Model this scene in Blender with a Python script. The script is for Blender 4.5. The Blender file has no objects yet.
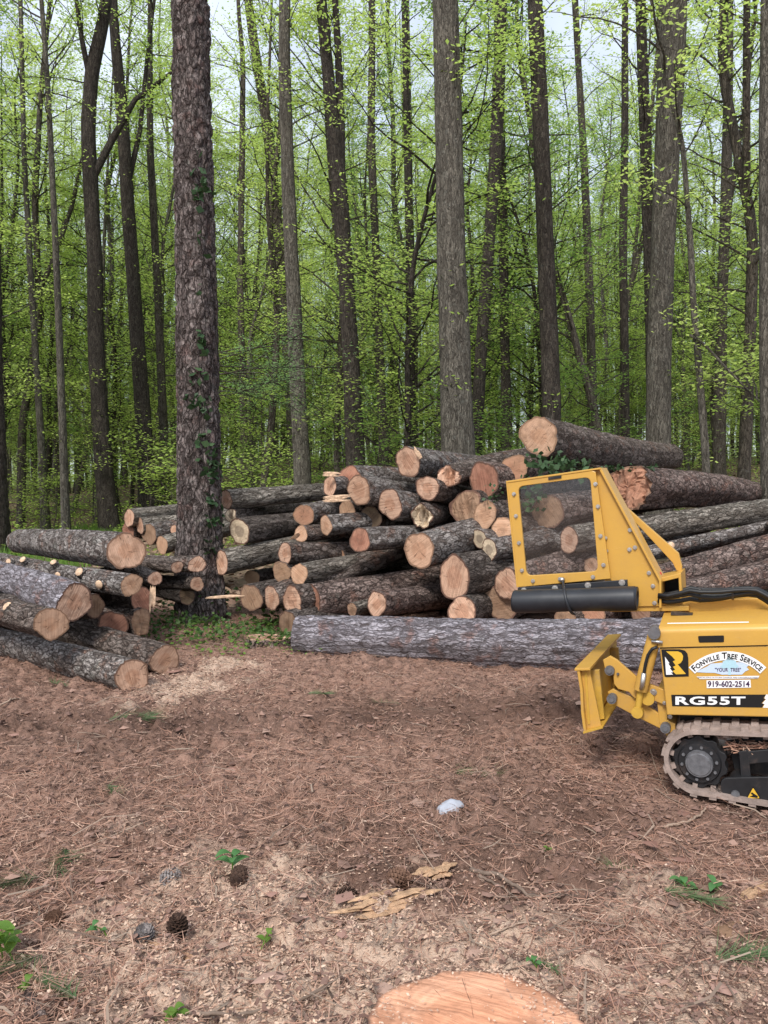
import bpy, bmesh, math, random
import numpy as np
from mathutils import Vector, Matrix, Quaternion

random.seed(7)
RNG = np.random.default_rng(7)
scene = bpy.context.scene
COL = scene.collection
R = math.radians

# ------------------------------------------------------------------ camera model
F = 770.0
CAMZ = 1.6
PITCH = math.atan(32 / F)
CP, SP = math.cos(PITCH), math.sin(PITCH)


def ray(px, py):
    a, b = (px - 384) / F, (512 - py) / F
    return np.array([a, CP + b * SP, -SP + b * CP])


def at(px, py, d):
    """world point seen at a pixel, d metres away along +Y"""
    r = ray(px, py)
    return np.array([0, 0, CAMZ]) + r * (d / r[1])


def on_ground(px, py, z=0.0):
    r = ray(px, py)
    t = (z - CAMZ) / r[2]
    return np.array([0, 0, CAMZ]) + r * t


# ------------------------------------------------------------------ numpy noise
def _hash(ix, iy, iz, seed):
    h = (ix.astype(np.int64) * 374761393 + iy.astype(np.int64) * 668265263 + iz.astype(np.int64) * 2147483647 + seed * 1274126177) & 0x7fffffff
    h = ((h ^ (h >> 13)) * 1274126177) & 0x7fffffff
    h = (h ^ (h >> 16)) & 0xffffff
    return h / float(0xffffff)


def vnoise(p, seed=0):
    p = np.asarray(p, float)
    i = np.floor(p).astype(np.int64)
    f = p - i
    f = f * f * (3 - 2 * f)
    out = 0
    for dx in (0, 1):
        for dy in (0, 1):
            for dz in (0, 1):
                w = (f[:, 0] if dx else 1 - f[:, 0]) * (f[:, 1] if dy else 1 - f[:, 1]) * (f[:, 2] if dz else 1 - f[:, 2])
                out = out + w * _hash(i[:, 0] + dx, i[:, 1] + dy, i[:, 2] + dz, seed)
    return out * 2 - 1


def fbm(p, octs=4, seed=0, gain=0.5):
    s, a = 0, 1.0
    p = np.asarray(p, float)
    for k in range(octs):
        s = s + a * vnoise(p * (2 ** k), seed + k * 17)
        a *= gain
    return s


def worley(p, seed=0):
    """F2-F1 cell distance"""
    p = np.asarray(p, float)
    i = np.floor(p).astype(np.int64)
    f1 = np.full(len(p), 9.0)
    f2 = np.full(len(p), 9.0)
    for dx in (-1, 0, 1):
        for dy in (-1, 0, 1):
            for dz in (-1, 0, 1):
                c = i + np.array([dx, dy, dz])
                q = np.stack([_hash(c[:, 0], c[:, 1], c[:, 2], seed + k) for k in (1, 2, 3)], 1) + c
                d = np.sqrt(((q - p) ** 2).sum(1))
                m = d < f1
                f2 = np.where(m, f1, np.minimum(f2, d))
                f1 = np.where(m, d, f1)
    return f2 - f1


def gz(x, y):
    """ground height"""
    x = np.atleast_1d(np.asarray(x, float)); y = np.atleast_1d(np.asarray(y, float))
    p = np.stack([x, y, np.zeros_like(x)], 1)
    near = np.clip(1 - np.hypot(x - .5, y - 4) / 22, 0, 1)
    h = .035 * fbm(p * .9, 3, 3) + (.018 * fbm(p * 4.5, 3, 11)) * near
    h = h * (1 - .93 * np.exp(-(((x - 2.1) / .95) ** 2 + ((y - 3.8) / .7) ** 2) ** 2))
    far = np.clip((y - 13) / 34, 0, 1)
    far = far * far * (3 - 2 * far)
    right = np.clip((x / np.maximum(y, 1) + .42) / .3, 0, 1)
    h = h + far * (.5 + 2.2 * right) + far * .5 * fbm(p * .09, 2, 5)
    return h


# ------------------------------------------------------------------ mesh / object helpers
def mesh_np(name, V, quads=None, tris=None, mat=None, smooth=False, attrs=None, mats=None, midx=None):
    me = bpy.data.meshes.new(name)
    V = np.asarray(V, np.float32)
    nq = 0 if quads is None else len(quads)
    nt = 0 if tris is None else len(tris)
    loops = []
    if nq: loops.append(np.asarray(quads, np.int32).ravel())
    if nt: loops.append(np.asarray(tris, np.int32).ravel())
    L = np.concatenate(loops)
    starts = np.concatenate([np.arange(nq) * 4, nq * 4 + np.arange(nt) * 3]).astype(np.int32)
    tot = np.concatenate([np.full(nq, 4), np.full(nt, 3)]).astype(np.int32)
    me.vertices.add(len(V)); me.vertices.foreach_set('co', V.ravel())
    me.loops.add(len(L)); me.loops.foreach_set('vertex_index', L)
    me.polygons.add(nq + nt)
    me.polygons.foreach_set('loop_start', starts)
    me.polygons.foreach_set('loop_total', tot)
    for m in (mats or [mat]):
        if m: me.materials.append(m)
    if midx is not None: me.polygons.foreach_set('material_index', np.asarray(midx, np.int32))
    me.polygons.foreach_set('use_smooth', np.full(nq + nt, smooth))
    me.update(calc_edges=True)
    for k, a in (attrs or {}).items():
        at_ = me.attributes.new(k, 'FLOAT', 'POINT')
        at_.data.foreach_set('value', np.asarray(a, np.float32))
    return me


def link(name, me, parent=None, loc=(0, 0, 0)):
    o = bpy.data.objects.new(name, me)
    COL.objects.link(o)
    o.location = loc
    if parent is not None: o.parent = parent
    return o


def tag(o, label=None, cat=None, group=None, kind=None):
    if label: o['label'] = label
    if cat: o['category'] = cat
    if group: o['group'] = group
    if kind: o['kind'] = kind
    return o


def thing(name, label, cat, loc=(0, 0, 0), group=None):
    o = bpy.data.objects.new(name, None)
    o.empty_display_size = .2
    COL.objects.link(o)
    o.location = loc
    return tag(o, label, cat, group)


class MB:
    """collects pieces into one mesh"""
    def __init__(s): s.V = []; s.Q = []; s.T = []; s.n = 0; s.mq = []; s.mt = []

    def add(s, V, Q=None, T=None, m=0):
        V = np.asarray(V, float)
        if Q is not None and len(Q):
            s.Q.append(np.asarray(Q) + s.n); s.mq += [m] * len(Q)
        if T is not None and len(T):
            s.T.append(np.asarray(T) + s.n); s.mt += [m] * len(T)
        s.V.append(V); s.n += len(V)

    def tube(s, pts, rad, seg=8, cap=True, m=0, flat=1.0):
        pts = np.asarray(pts, float); n = len(pts)
        rad = np.broadcast_to(np.asarray(rad, float), (n,))
        tan = np.gradient(pts, axis=0)
        tan /= np.linalg.norm(tan, axis=1)[:, None] + 1e-9
        ref = np.array([0, 0, 1.]) if abs(tan[0][2]) < .8 else np.array([1., 0, 0])
        u = np.cross(tan, ref); u /= np.linalg.norm(u, axis=1)[:, None] + 1e-9
        w = np.cross(tan, u)
        th = np.arange(seg) * 2 * np.pi / seg
        V = (pts[:, None] + rad[:, None, None] * (np.cos(th)[None, :, None] * u[:, None] + flat * np.sin(th)[None, :, None] * w[:, None])).reshape(-1, 3)
        i = np.arange(n - 1)[:, None] * seg; j = np.arange(seg)[None]; k = (j + 1) % seg
        Q = np.stack([i + j, i + seg + j, i + seg + k, i + k], -1).reshape(-1, 4)
        T = None
        if cap:
            V = np.concatenate([V, pts[:1], pts[-1:]])
            a, b = n * seg, n * seg + 1
            jj = np.arange(seg); kk = (jj + 1) % seg
            T = np.concatenate([np.stack([np.full(seg, a), jj, kk], 1), np.stack([np.full(seg, b), (n - 1) * seg + kk, (n - 1) * seg + jj], 1)])
        s.add(V, Q, T, m)

    def box(s, c, h, rot=None, m=0):
        c = np.asarray(c, float); h = np.asarray(h, float)
        sg = np.array([[x, y, z] for x in (-1, 1) for y in (-1, 1) for z in (-1, 1)], float) * h
        if rot is not None: sg = sg @ np.asarray(rot).T
        s.add(sg + c, [[0, 1, 3, 2], [4, 6, 7, 5], [0, 4, 5, 1], [2, 3, 7, 6], [0, 2, 6, 4], [1, 5, 7, 3]], m=m)

    def mesh(s, name, mats, smooth=False):
        mats = mats if isinstance(mats, (list, tuple)) else [mats]
        Q = np.concatenate(s.Q) if s.Q else None
        T = np.concatenate(s.T) if s.T else None
        return mesh_np(name, np.concatenate(s.V), Q, T, mats=mats, smooth=smooth, midx=s.mq + s.mt)

    def build(s, name, mats, parent=None, smooth=False):
        return link(name, s.mesh(name, mats, smooth), parent)


def smooth_by_angle(me, ang=40):
    bm = bmesh.new(); bm.from_mesh(me)
    for f in bm.faces: f.smooth = True
    for e in bm.edges:
        if len(e.link_faces) == 2 and e.calc_face_angle(0) > R(ang): e.smooth = False
    bm.to_mesh(me); bm.free()


# ------------------------------------------------------------------ materials
def newmat(name):
    m = bpy.data.materials.new(name)
    m.use_nodes = True
    nt = m.node_tree
    b = nt.nodes['Principled BSDF']
    return m, nt, b


class NG:
    def __init__(s, nt): s.nt = nt

    def n(s, t, **kw):
        nd = s.nt.nodes.new(t)
        for k, v in kw.items():
            if k.startswith('i_'):
                key = k[2:]
                key = int(key) if key.isdigit() else key.replace('_', ' ')
                if hasattr(v, 'is_linked') or isinstance(v, bpy.types.NodeSocket): s.nt.links.new(v, nd.inputs[key])
                else: nd.inputs[key].default_value = v
            else: setattr(nd, k, v)
        return nd

    def link(s, a, b): s.nt.links.new(a, b)

    def math(s, op, a, b=None, clamp=False):
        nd = s.nt.nodes.new('ShaderNodeMath'); nd.operation = op; nd.use_clamp = clamp
        for k, v in enumerate((a, b)):
            if v is None: continue
            if isinstance(v, bpy.types.NodeSocket): s.link(v, nd.inputs[k])
            else: nd.inputs[k].default_value = v
        return nd.outputs[0]

    def mix(s, f, a, b, blend='MIX'):
        nd = s.nt.nodes.new('ShaderNodeMix'); nd.data_type = 'RGBA'; nd.blend_type = blend
        for k, v in ((0, f), (6, a), (7, b)):
            if isinstance(v, bpy.types.NodeSocket): s.link(v, nd.inputs[k])
            else: nd.inputs[k].default_value = v if k == 0 else (*v, 1)[:4]
        return nd.outputs[2]

    def ramp(s, f, stops, interp='LINEAR'):
        nd = s.nt.nodes.new('ShaderNodeValToRGB'); cr = nd.color_ramp; cr.interpolation = interp
        while len(cr.elements) < len(stops): cr.elements.new(.5)
        for e, (p, c) in zip(cr.elements, stops):
            e.position = p
            e.color = (c, c, c, 1) if not isinstance(c, tuple) else (*c, 1)[:4]
        s.link(f, nd.inputs[0])
        return nd.outputs[0]

    def noise(s, vec, scale, detail=4, rough=.55, dist=0):
        nd = s.n('ShaderNodeTexNoise', i_Scale=scale, i_Detail=detail, i_Roughness=rough, i_Distortion=dist)
        if vec is not None: s.link(vec, nd.inputs['Vector'])
        return nd.outputs[0]

    def bump(s, h, strength, dist, nrm=None):
        nd = s.n('ShaderNodeBump', i_Strength=strength, i_Distance=dist, i_Height=h)
        if nrm: s.link(nrm, nd.inputs['Normal'])
        return nd.outputs[0]


def bark_mat(name, hi, lo, crack, scale=16, stretch=.35, bump=.02, lichen=0.0, red=None, warp=.05, crackw=.16, rough=.95, modn=.55):
    m, nt, b = newmat(name); g = NG(nt)
    tc = g.n('ShaderNodeTexCoord').outputs['Object']
    oi = g.n('ShaderNodeObjectInfo')
    off = g.n('ShaderNodeVectorMath', operation='ADD'); g.link(tc, off.inputs[0])
    mul = g.n('ShaderNodeVectorMath', operation='SCALE'); mul.inputs[0].default_value = (7, 3, 11); g.link(oi.outputs['Random'], mul.inputs['Scale'])
    g.link(mul.outputs[0], off.inputs[1])
    base = off.outputs[0]
    wn = g.n('ShaderNodeTexNoise', i_Scale=9.0, i_Detail=5.0); g.link(base, wn.inputs['Vector'])
    ws = g.n('ShaderNodeVectorMath', operation='SCALE'); g.link(wn.outputs['Color'], ws.inputs[0]); ws.inputs['Scale'].default_value = warp * 1.8
    wa = g.n('ShaderNodeVectorMath', operation='ADD'); g.link(base, wa.inputs[0]); g.link(ws.outputs[0], wa.inputs[1])
    mp = g.n('ShaderNodeMapping', i_Scale=(1, 1, stretch)); g.link(wa.outputs[0], mp.inputs['Vector'])
    v = g.n('ShaderNodeTexVoronoi', feature='DISTANCE_TO_EDGE', i_Scale=scale); g.link(mp.outputs[0], v.inputs['Vector'])
    vc = g.n('ShaderNodeTexVoronoi', feature='F1', i_Scale=scale); g.link(mp.outputs[0], vc.inputs['Vector'])
    n1 = g.noise(mp.outputs[0], scale * 2.5, 6, .72)
    nb = g.noise(mp.outputs[0], scale * 1.1, 5, .7)
    v2 = g.n('ShaderNodeTexVoronoi', feature='DISTANCE_TO_EDGE', i_Scale=scale * 2.3); g.link(mp.outputs[0], v2.inputs['Vector'])
    dmod = g.math('ADD', v.outputs['Distance'], g.math('MULTIPLY', g.math('SUBTRACT', nb, .42), modn))
    edge1 = g.ramp(dmod, [(0, 0), (crackw, 1)])
    edge2 = g.ramp(g.math('ADD', v2.outputs['Distance'], g.math('MULTIPLY', g.math('SUBTRACT', n1, .45), .5)), [(0, .45), (.14, 1)])
    edge = g.math('MULTIPLY', edge1, edge2)
    n2 = g.noise(base, 3.0, 3, .6)
    sep = g.n('ShaderNodeSeparateColor'); g.link(vc.outputs['Color'], sep.inputs[0])
    t = g.math('ADD', g.math('MULTIPLY', n1, .6), g.math('MULTIPLY', sep.outputs[0], .4))
    t = g.ramp(t, [(.36, 0), (.64, 1)])
    c = g.mix(t, lo, hi)
    if red:
        rmask = g.ramp(g.noise(base, 5.5, 3, .6), [(.56, 0), (.66, 1)])
        c = g.mix(g.math('MULTIPLY', rmask, .75), c, red)
    if lichen:
        lm = g.ramp(g.noise(base, 9, 5, .7), [(.55, 0), (.68, 1)])
        c = g.mix(g.math('MULTIPLY', lm, lichen), c, (.30, .32, .28))
    c = g.mix(edge, crack, c)
    br = g.math('ADD', .72, g.math('MULTIPLY', n2, .56))
    c = g.mix(1.0, c, g.n('ShaderNodeCombineColor', i_Red=br, i_Green=br, i_Blue=br).outputs[0], 'MULTIPLY')
    g.link(c, b.inputs['Base Color'])
    b.inputs['Roughness'].default_value = rough
    b.inputs['Specular IOR Level'].default_value = .15
    h = g.math('ADD', g.math('MULTIPLY', edge, .7), g.math('MULTIPLY', n1, .5))
    g.link(g.bump(h, 1.0, bump), b.inputs['Normal'])
    return m


def cut_mat(name, sap, heart, heart_r=.45, dull=0.0, spot=None, checks=.8):
    """sawn log end: growth rings, saw marks, checks, cambium line"""
    m, nt, b = newmat(name); g = NG(nt)
    tc = g.n('ShaderNodeTexCoord').outputs['Object']
    oi = g.n('ShaderNodeObjectInfo').outputs['Random']
    rr = g.n('ShaderNodeAttribute', attribute_name='rr').outputs['Fac']
    rv = g.n('ShaderNodeVectorMath', operation='SCALE'); rv.inputs[0].default_value = (13, 29, 7); g.link(oi, rv.inputs['Scale'])
    pv = g.n('ShaderNodeVectorMath', operation='ADD'); g.link(tc, pv.inputs[0]); g.link(rv.outputs[0], pv.inputs[1])
    nA = g.noise(pv.outputs[0], 7, 3, .6)
    nB = g.noise(pv.outputs[0], 40, 5, .7)
    rd = g.math('ADD', rr, g.math('MULTIPLY', g.math('SUBTRACT', nA, .5), .28))
    ring = g.math('SINE', g.math('MULTIPLY', rd, 75.0))
    ringm = g.math('MULTIPLY', g.math('ADD', ring, 1), .5)
    hm = g.ramp(rd, [(max(heart_r - .06, 0.01), 1), (heart_r + .06, 0)])
    c = g.mix(hm, sap, heart)
    c = g.mix(g.math('MULTIPLY', ringm, .28), c, tuple(x * .55 for x in heart))
    # saw kerf marks across the end
    rot = g.n('ShaderNodeVectorRotate', rotation_type='Z_AXIS'); g.link(pv.outputs[0], rot.inputs['Vector']); g.link(g.math('MULTIPLY', oi, 40.0), rot.inputs['Angle'])
    mp = g.n('ShaderNodeMapping', i_Scale=(4, 90, 4)); g.link(rot.outputs[0], mp.inputs['Vector'])
    saw = g.noise(mp.outputs[0], 1.0, 3, .6)
    c = g.mix(g.ramp(saw, [(.5, 0), (.7, .45)]), c, tuple(min(1, x * 1.45) for x in sap))
    c = g.mix(g.ramp(saw, [(.3, .7), (.47, 0)]), c, tuple(x * .5 for x in heart))
    # blotches
    c = g.mix(g.ramp(nA, [(.5, 0), (.66, .75)]), c, tuple(x * .62 for x in heart))
    c = g.mix(g.ramp(nB, [(.6, 0), (.8, .5)]), c, tuple(x * .4 for x in heart))
    # radial checks
    sx = g.n('ShaderNodeSeparateXYZ'); g.link(tc, sx.inputs[0])
    ang = g.math('ARCTAN2', sx.outputs[1], sx.outputs[0])
    cv = g.n('ShaderNodeCombineXYZ', i_X=g.math('MULTIPLY', ang, 3.2), i_Y=g.math('MULTIPLY', rr, .7), i_Z=g.math('MULTIPLY', oi, 50.0))
    ck = g.noise(cv.outputs[0], 2.2, 2, .5)
    ckm = g.ramp(ck, [(.30, 1), (.335, 0)])
    c = g.mix(g.math('MULTIPLY', ckm, checks), c, (.05, .03, .02))
    if spot:
        sm = g.ramp(rd, [(.42, 1), (.5, 0)])
        c = g.mix(g.math('MULTIPLY', sm, .9), c, spot)
    # bark rim
    rim = g.ramp(g.math('ADD', rr, g.math('MULTIPLY', g.math('SUBTRACT', nA, .5), .10)), [(.885, 0), (.93, 1)])
    c = g.mix(rim, c, g.mix(nB, (.07, .04, .03), (.20, .11, .08)))
    oi2 = g.math('FRACT', g.math('MULTIPLY', oi, 7.31))
    c = g.mix(g.ramp(oi2, [(.5, 0), (1, .45)]), c, g.mix(nA, (.58, .31, .165), (.68, .46, .29)))
    c = g.mix(g.math('MULTIPLY', g.ramp(g.noise(pv.outputs[0], 11, 6, .75), [(.5, 0), (.7, .7)]), g.math('FRACT', g.math('MULTIPLY', oi, 3.77))), c, (.16, .105, .075))
    br = g.math('ADD', .72, g.math('MULTIPLY', oi, .45))
    c = g.mix(1.0, c, g.n('ShaderNodeCombineColor', i_Red=br, i_Green=br, i_Blue=br).outputs[0], 'MULTIPLY')
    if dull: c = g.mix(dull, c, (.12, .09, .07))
    g.link(c, b.inputs['Base Color'])
    b.inputs['Roughness'].default_value = .85
    b.inputs['Specular IOR Level'].default_value = .2
    h = g.math('ADD', g.math('MULTIPLY', saw, .5), g.math('SUBTRACT', g.math('MULTIPLY', nB, .4), ckm))
    g.link(g.bump(h, .8, .008), b.inputs['Normal'])
    return m


def leaf_mat(name, c1, c2, trans=.5, tcol=None):
    m, nt, b = newmat(name); g = NG(nt)
    ri = g.n('ShaderNodeNewGeometry').outputs['Random Per Island']
    oi = g.n('ShaderNodeObjectInfo').outputs['Random']
    f = g.math('ADD', g.math('MULTIPLY', ri, .7), g.math('MULTIPLY', oi, .3))
    c = g.mix(f, c1, c2)
    g.link(c, b.inputs['Base Color'])
    b.inputs['Roughness'].default_value = .55
    b.inputs['Specular IOR Level'].default_value = .3
    tr = g.n('ShaderNodeBsdfTranslucent')
    tc_ = g.mix(f, tuple(min(1, x * 1.7) for x in c1), tuple(min(1, x * 1.7) for x in c2))
    g.link(tc_, tr.inputs['Color'])
    mx = g.n('ShaderNodeMixShader', i_0=trans)
    g.link(b.outputs[0], mx.inputs[1]); g.link(tr.outputs[0], mx.inputs[2])
    g.link(mx.outputs[0], nt.nodes['Material Output'].inputs['Surface'])
    return m


def plain_mat(name, col, rough=.6, spec=.3, metal=0, var=0.0, scale=12, bump=0, dirt=None, dirtamt=0):
    m, nt, b = newmat(name); g = NG(nt)
    tc = g.n('ShaderNodeTexCoord').outputs['Object']
    c = None
    if var:
        n = g.noise(tc, scale, 5, .65)
        c = g.mix(g.ramp(n, [(.3, 0), (.7, 1)]), tuple(x * (1 - var) for x in col), tuple(min(1, x * (1 + var)) for x in col))
    if dirt:
        n2 = g.noise(tc, 5, 6, .75)
        dm = g.ramp(n2, [(.5, 0), (.75, dirtamt)])
        c = g.mix(dm, c if c is not None else col, dirt)
    if c is not None: g.link(c, b.inputs['Base Color'])
    else: b.inputs['Base Color'].default_value = (*col, 1)
    b.inputs['Roughness'].default_value = rough
    b.inputs['Specular IOR Level'].default_value = spec
    b.inputs['Metallic'].default_value = metal
    if bump:
        g.link(g.bump(g.noise(tc, scale * 3, 5, .7), .6, bump), b.inputs['Normal'])
    return m


def island_mat(name, cols, rough=.9):
    m, nt, b = newmat(name); g = NG(nt)
    ri = g.n('ShaderNodeNewGeometry').outputs['Random Per Island']
    st = [(i / max(1, len(cols) - 1), c) for i, c in enumerate(cols)]
    g.link(g.ramp(ri, st), b.inputs['Base Color'])
    b.inputs['Roughness'].default_value = rough
    b.inputs['Specular IOR Level'].default_value = .15
    return m


M = {}
M['bark_grey'] = bark_mat('log_bark_grey', (.40, .36, .335), (.17, .14, .125), (.05, .038, .033), 24, .42, .03, .4, (.26, .155, .115))
M['bark_brown'] = bark_mat('log_bark_brown', (.30, .245, .215), (.125, .095, .08), (.036, .026, .022), 25, .36, .03, .25, (.23, .13, .095))
M['bark_ridge'] = bark_mat('log_bark_ridged', (.42, .37, .315), (.17, .145, .12), (.045, .036, .028), 30, .16, .03, .4)
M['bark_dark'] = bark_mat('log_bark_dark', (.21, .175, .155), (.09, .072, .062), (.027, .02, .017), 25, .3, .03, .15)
M['bark_lilac'] = bark_mat('log_bark_lilac_grey', (.385, .355, .385), (.225, .20, .215), (.085, .07, .07), 24, .2, .025, .15, (.28, .165, .14))
M['bark_red'] = bark_mat('log_bark_reddish', (.36, .27, .235), (.15, .105, .09), (.038, .027, .024), 21, .42, .035, .3, (.30, .165, .125))
M['pine'] = bark_mat('pine_bark', (.27, .225, .21), (.13, .104, .097), (.034, .026, .023), 16, .30, .05, .3, (.22, .145, .13), warp=.06, crackw=.15, modn=.3)
M['trunk_grey'] = bark_mat('trunk_bark_grey', (.21, .19, .155), (.11, .098, .08), (.04, .035, .028), 34, .12, .02, .3)
M['trunk_dark'] = bark_mat('trunk_bark_dark', (.10, .084, .07), (.053, .044, .037), (.02, .016, .014), 32, .16, .02, .15)
M['trunk_mid'] = bark_mat('trunk_bark_brown', (.165, .14, .112), (.085, .072, .058), (.026, .021, .017), 32, .14, .02, .3)
M['cut_tan'] = cut_mat('cut_wood_tan', (.60, .385, .275), (.49, .27, .175), .42)
M['cut_pink'] = cut_mat('cut_wood_pinkish', (.58, .365, .255), (.47, .26, .17), .5)
M['cut_red'] = cut_mat('cut_wood_reddish', (.40, .20, .135), (.36, .165, .11), .5)
M['cut_pale'] = cut_mat('cut_wood_pale', (.64, .51, .36), (.60, .46, .32), .4, 0, (.30, .235, .17))
M['cut_brown'] = cut_mat('cut_wood_weathered', (.30, .19, .125), (.25, .15, .095), .4)
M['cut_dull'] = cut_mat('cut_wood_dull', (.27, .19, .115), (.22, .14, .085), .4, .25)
M['splinter'] = plain_mat('splintered_wood', (.62, .43, .29), .8, .2, 0, .35, 30, .006)
M['stumptop'] = cut_mat('stump_wood_orange', (.64, .34, .215), (.56, .265, .155), .55, checks=0)
M['leafA'] = leaf_mat('spring_leaf', (.20, .295, .06), (.36, .45, .11), .66)
M['leafB'] = leaf_mat('spring_leaf_yellow', (.27, .36, .08), (.43, .51, .15), .66)
M['leafC'] = leaf_mat('leaf_deep_green', (.11, .20, .045), (.22, .32, .075), .55)
M['leafHaze'] = leaf_mat('haze_paled_leaf', (.36, .44, .18), (.50, .57, .28), .66)  # leaf colour lightened in place of haze over the far wood
M['leafG'] = leaf_mat('creeping_leaf', (.035, .085, .02), (.10, .17, .04), .3)
M['ivy'] = leaf_mat('ivy_leaf', (.025, .06, .022), (.075, .13, .055), .15)
M['needle_green'] = leaf_mat('green_pine_needles', (.07, .13, .05), (.16, .22, .10), .2)
M['hemlock'] = leaf_mat('pale_feathery_leaf', (.13, .25, .08), (.22, .36, .13), .5)
M['seedling'] = leaf_mat('seedling_leaf', (.05, .15, .05), (.11, .25, .08), .3)
M['weed'] = leaf_mat('weed_leaf', (.10, .2, .03), (.18, .30, .06), .4)
M['straw'] = island_mat('pine_straw', [(.18, .09, .063), (.40, .225, .16), (.31, .168, .118), (.52, .335, .25), (.235, .125, .088), (.57, .40, .30)])
M['straw_dark'] = island_mat('dark_straw', [(.07, .04, .03), (.16, .095, .07), (.11, .062, .046), (.22, .135, .10)])
M['chips'] = island_mat('wood_chips', [(.60, .42, .31), (.48, .31, .22), (.68, .51, .39), (.40, .24, .17), (.64, .46, .34)])
M['shards'] = island_mat('bark_crumbs', [(.14, .08, .062), (.27, .165, .13), (.10, .062, .05), (.36, .23, .18), (.18, .11, .088)])
M['scraps'] = island_mat('bark_scrap', [(.20, .11, .085), (.34, .20, .16), (.42, .28, .22), (.14, .08, .062)])
M['twigs'] = island_mat('broken_twig', [(.16, .11, .085), (.34, .26, .2), (.24, .17, .13), (.10, .07, .055)])
M['litter'] = island_mat('leaf_litter', [(.18, .12, .085), (.30, .21, .15), (.24, .155, .105), (.13, .09, .065)])
M['twig'] = plain_mat('twig_bark', (.19, .14, .11), .9, .15, 0, .3, 25, .003)
M['twigpale'] = plain_mat('twig_pale', (.34, .25, .19), .9, .15, 0, .25, 25, .003)

# ------------------------------------------------------------------ ground sheet
def grow(a, step, lim, k=1.13):
    out = []; x = a; s = step
    while x < lim:
        s *= k; x += s; out.append(x)
    return out


xs = list(np.arange(-4.6, 4.6, .026)); xr = grow(4.6, .026, 260); xs = [-x for x in xr][::-1] + xs + xr
ys = list(np.arange(1.0, 8.8, .026)); yr = grow(8.8, .026, 320); yl = [1.0 - (v - 8.8) for v in grow(8.8, .05, 60)]; ys = yl[::-1] + ys + yr
xs = np.array(xs); ys = np.array(ys)
GX, GY = np.meshgrid(xs, ys)
gx, gy = GX.ravel(), GY.ravel()
P3 = np.stack([gx, gy, np.zeros_like(gx)], 1)
nearm = np.clip(1 - np.hypot(gx, gy - 4.5) / 8, 0, 1) ** .5
z = gz(gx, gy)
def lumpf(x, y):
    p = np.stack([x, y, np.zeros_like(x)], 1)
    nm = np.clip(1 - np.hypot(x, y - 4.5) / 8, 0, 1) ** .5
    nm = nm * (1 - .8 * np.exp(-(((x - 2.1) / .95) ** 2 + ((y - 3.8) / .7) ** 2) ** 2))
    churn = np.exp(-((y - 5.1 - .09 * x) / .6) ** 2) + .9 * np.exp(-((x - .55) ** 2 / .9 + (y - 3.0) ** 2 / .08)) + .7 * np.exp(-((x - 1.0) ** 2 / .6 + (y - 3.6) ** 2 / .1))
    return (np.abs(fbm(p * 9, 3, 21)) * .05 + np.clip(fbm(p * 22, 3, 31, .6), -.5, 1) * .024 + .07 * churn * np.clip(fbm(p * 5, 4, 61, .65), -.4, 1)) * nm - .014 - .035 * np.exp(-(((x - 2.15) / .85) ** 2 + ((y - 3.85) / .55) ** 2) ** 2)


z = z + lumpf(gx, gy)
saw = np.zeros_like(gx)
blobs = [(1.25, 2.25, .5, .55), (-1.2, 3.4, .3, .3), (.0, 2.45, .55, .9), (-.45, 2.2, .5, 1.), (.35, 2.5, .4, .9), (-.75, 2.75, .45, .75), (.75, 2.2, .45, .7), (-.5, 2.9, .3, .8), (.05, 2.75, .3, .5), (1.05, 2.5, .4, .4), (-1.55, 5.9, .35, .8), (-1.35, 6.5, .3, .7), (-1.7, 5.5, .25, .4), (.1, 3.1, .22, .5), (1.9, 3.1, .35, .3)]
for bx, by, br_, bs in blobs:
    saw = np.maximum(saw, bs * np.exp(-((gx - bx) ** 2 + (gy - by) ** 2) / br_ ** 2))
saw = np.clip(saw + .45 * fbm(P3 * 4, 4, 41) * (saw > .05), 0, 1)
dark = np.clip(np.exp(-((gy - 5.1 - .3 * gx * .3) / .55) ** 2) * .9 + .7 * np.exp(-((gx - 1.0) ** 2 / .6 + (gy - 3.6) ** 2 / .1)) + .8 * np.exp(-((gx - .55) ** 2 / .9 + (gy - 3.0) ** 2 / .06)), 0, 1)
dark = np.clip(dark + .5 * fbm(P3 * 1.3, 3, 51) * dark, 0, 1)
nx, ny = len(xs), len(ys)
ii = np.arange(ny - 1)[:, None] * nx + np.arange(nx - 1)[None]
Q = np.stack([ii, ii + 1, ii + nx + 1, ii + nx], -1).reshape(-1, 4)
mg, nt, b = newmat('forest_ground'); g = NG(nt)
geo = g.n('ShaderNodeNewGeometry').outputs['Position']
n1 = g.noise(geo, 1.6, 4, .6); n2 = g.noise(geo, 14, 6, .7); n3 = g.noise(geo, 70, 4, .7)
c = g.mix(g.ramp(n2, [(.36, 0), (.62, 1)]), (.10, .058, .042), (.37, .22, .165))
c = g.mix(g.ramp(n3, [(.45, 0), (.75, .7)]), c, (.45, .30, .23))
c = g.mix(g.ramp(n1, [(.35, .0), (.7, .45)]), c, (.37, .235, .18))
dk = g.n('ShaderNodeAttribute', attribute_name='churned').outputs['Fac']
c = g.mix(g.math('MULTIPLY', dk, .8), c, g.mix(n2, (.06, .037, .028), (.17, .10, .075)))
sw = g.n('ShaderNodeAttribute', attribute_name='sawdust').outputs['Fac']
swm = g.ramp(g.math('ADD', sw, g.math('MULTIPLY', g.math('SUBTRACT', n2, .5), .7)), [(.25, 0), (.6, .95)])
c = g.mix(swm, c, g.mix(n3, (.46, .32, .235), (.70, .53, .41)))
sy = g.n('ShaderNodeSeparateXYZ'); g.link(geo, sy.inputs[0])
fl = g.math('MULTIPLY', g.math('SUBTRACT', sy.outputs[1], 9.0), .2, True)
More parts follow.
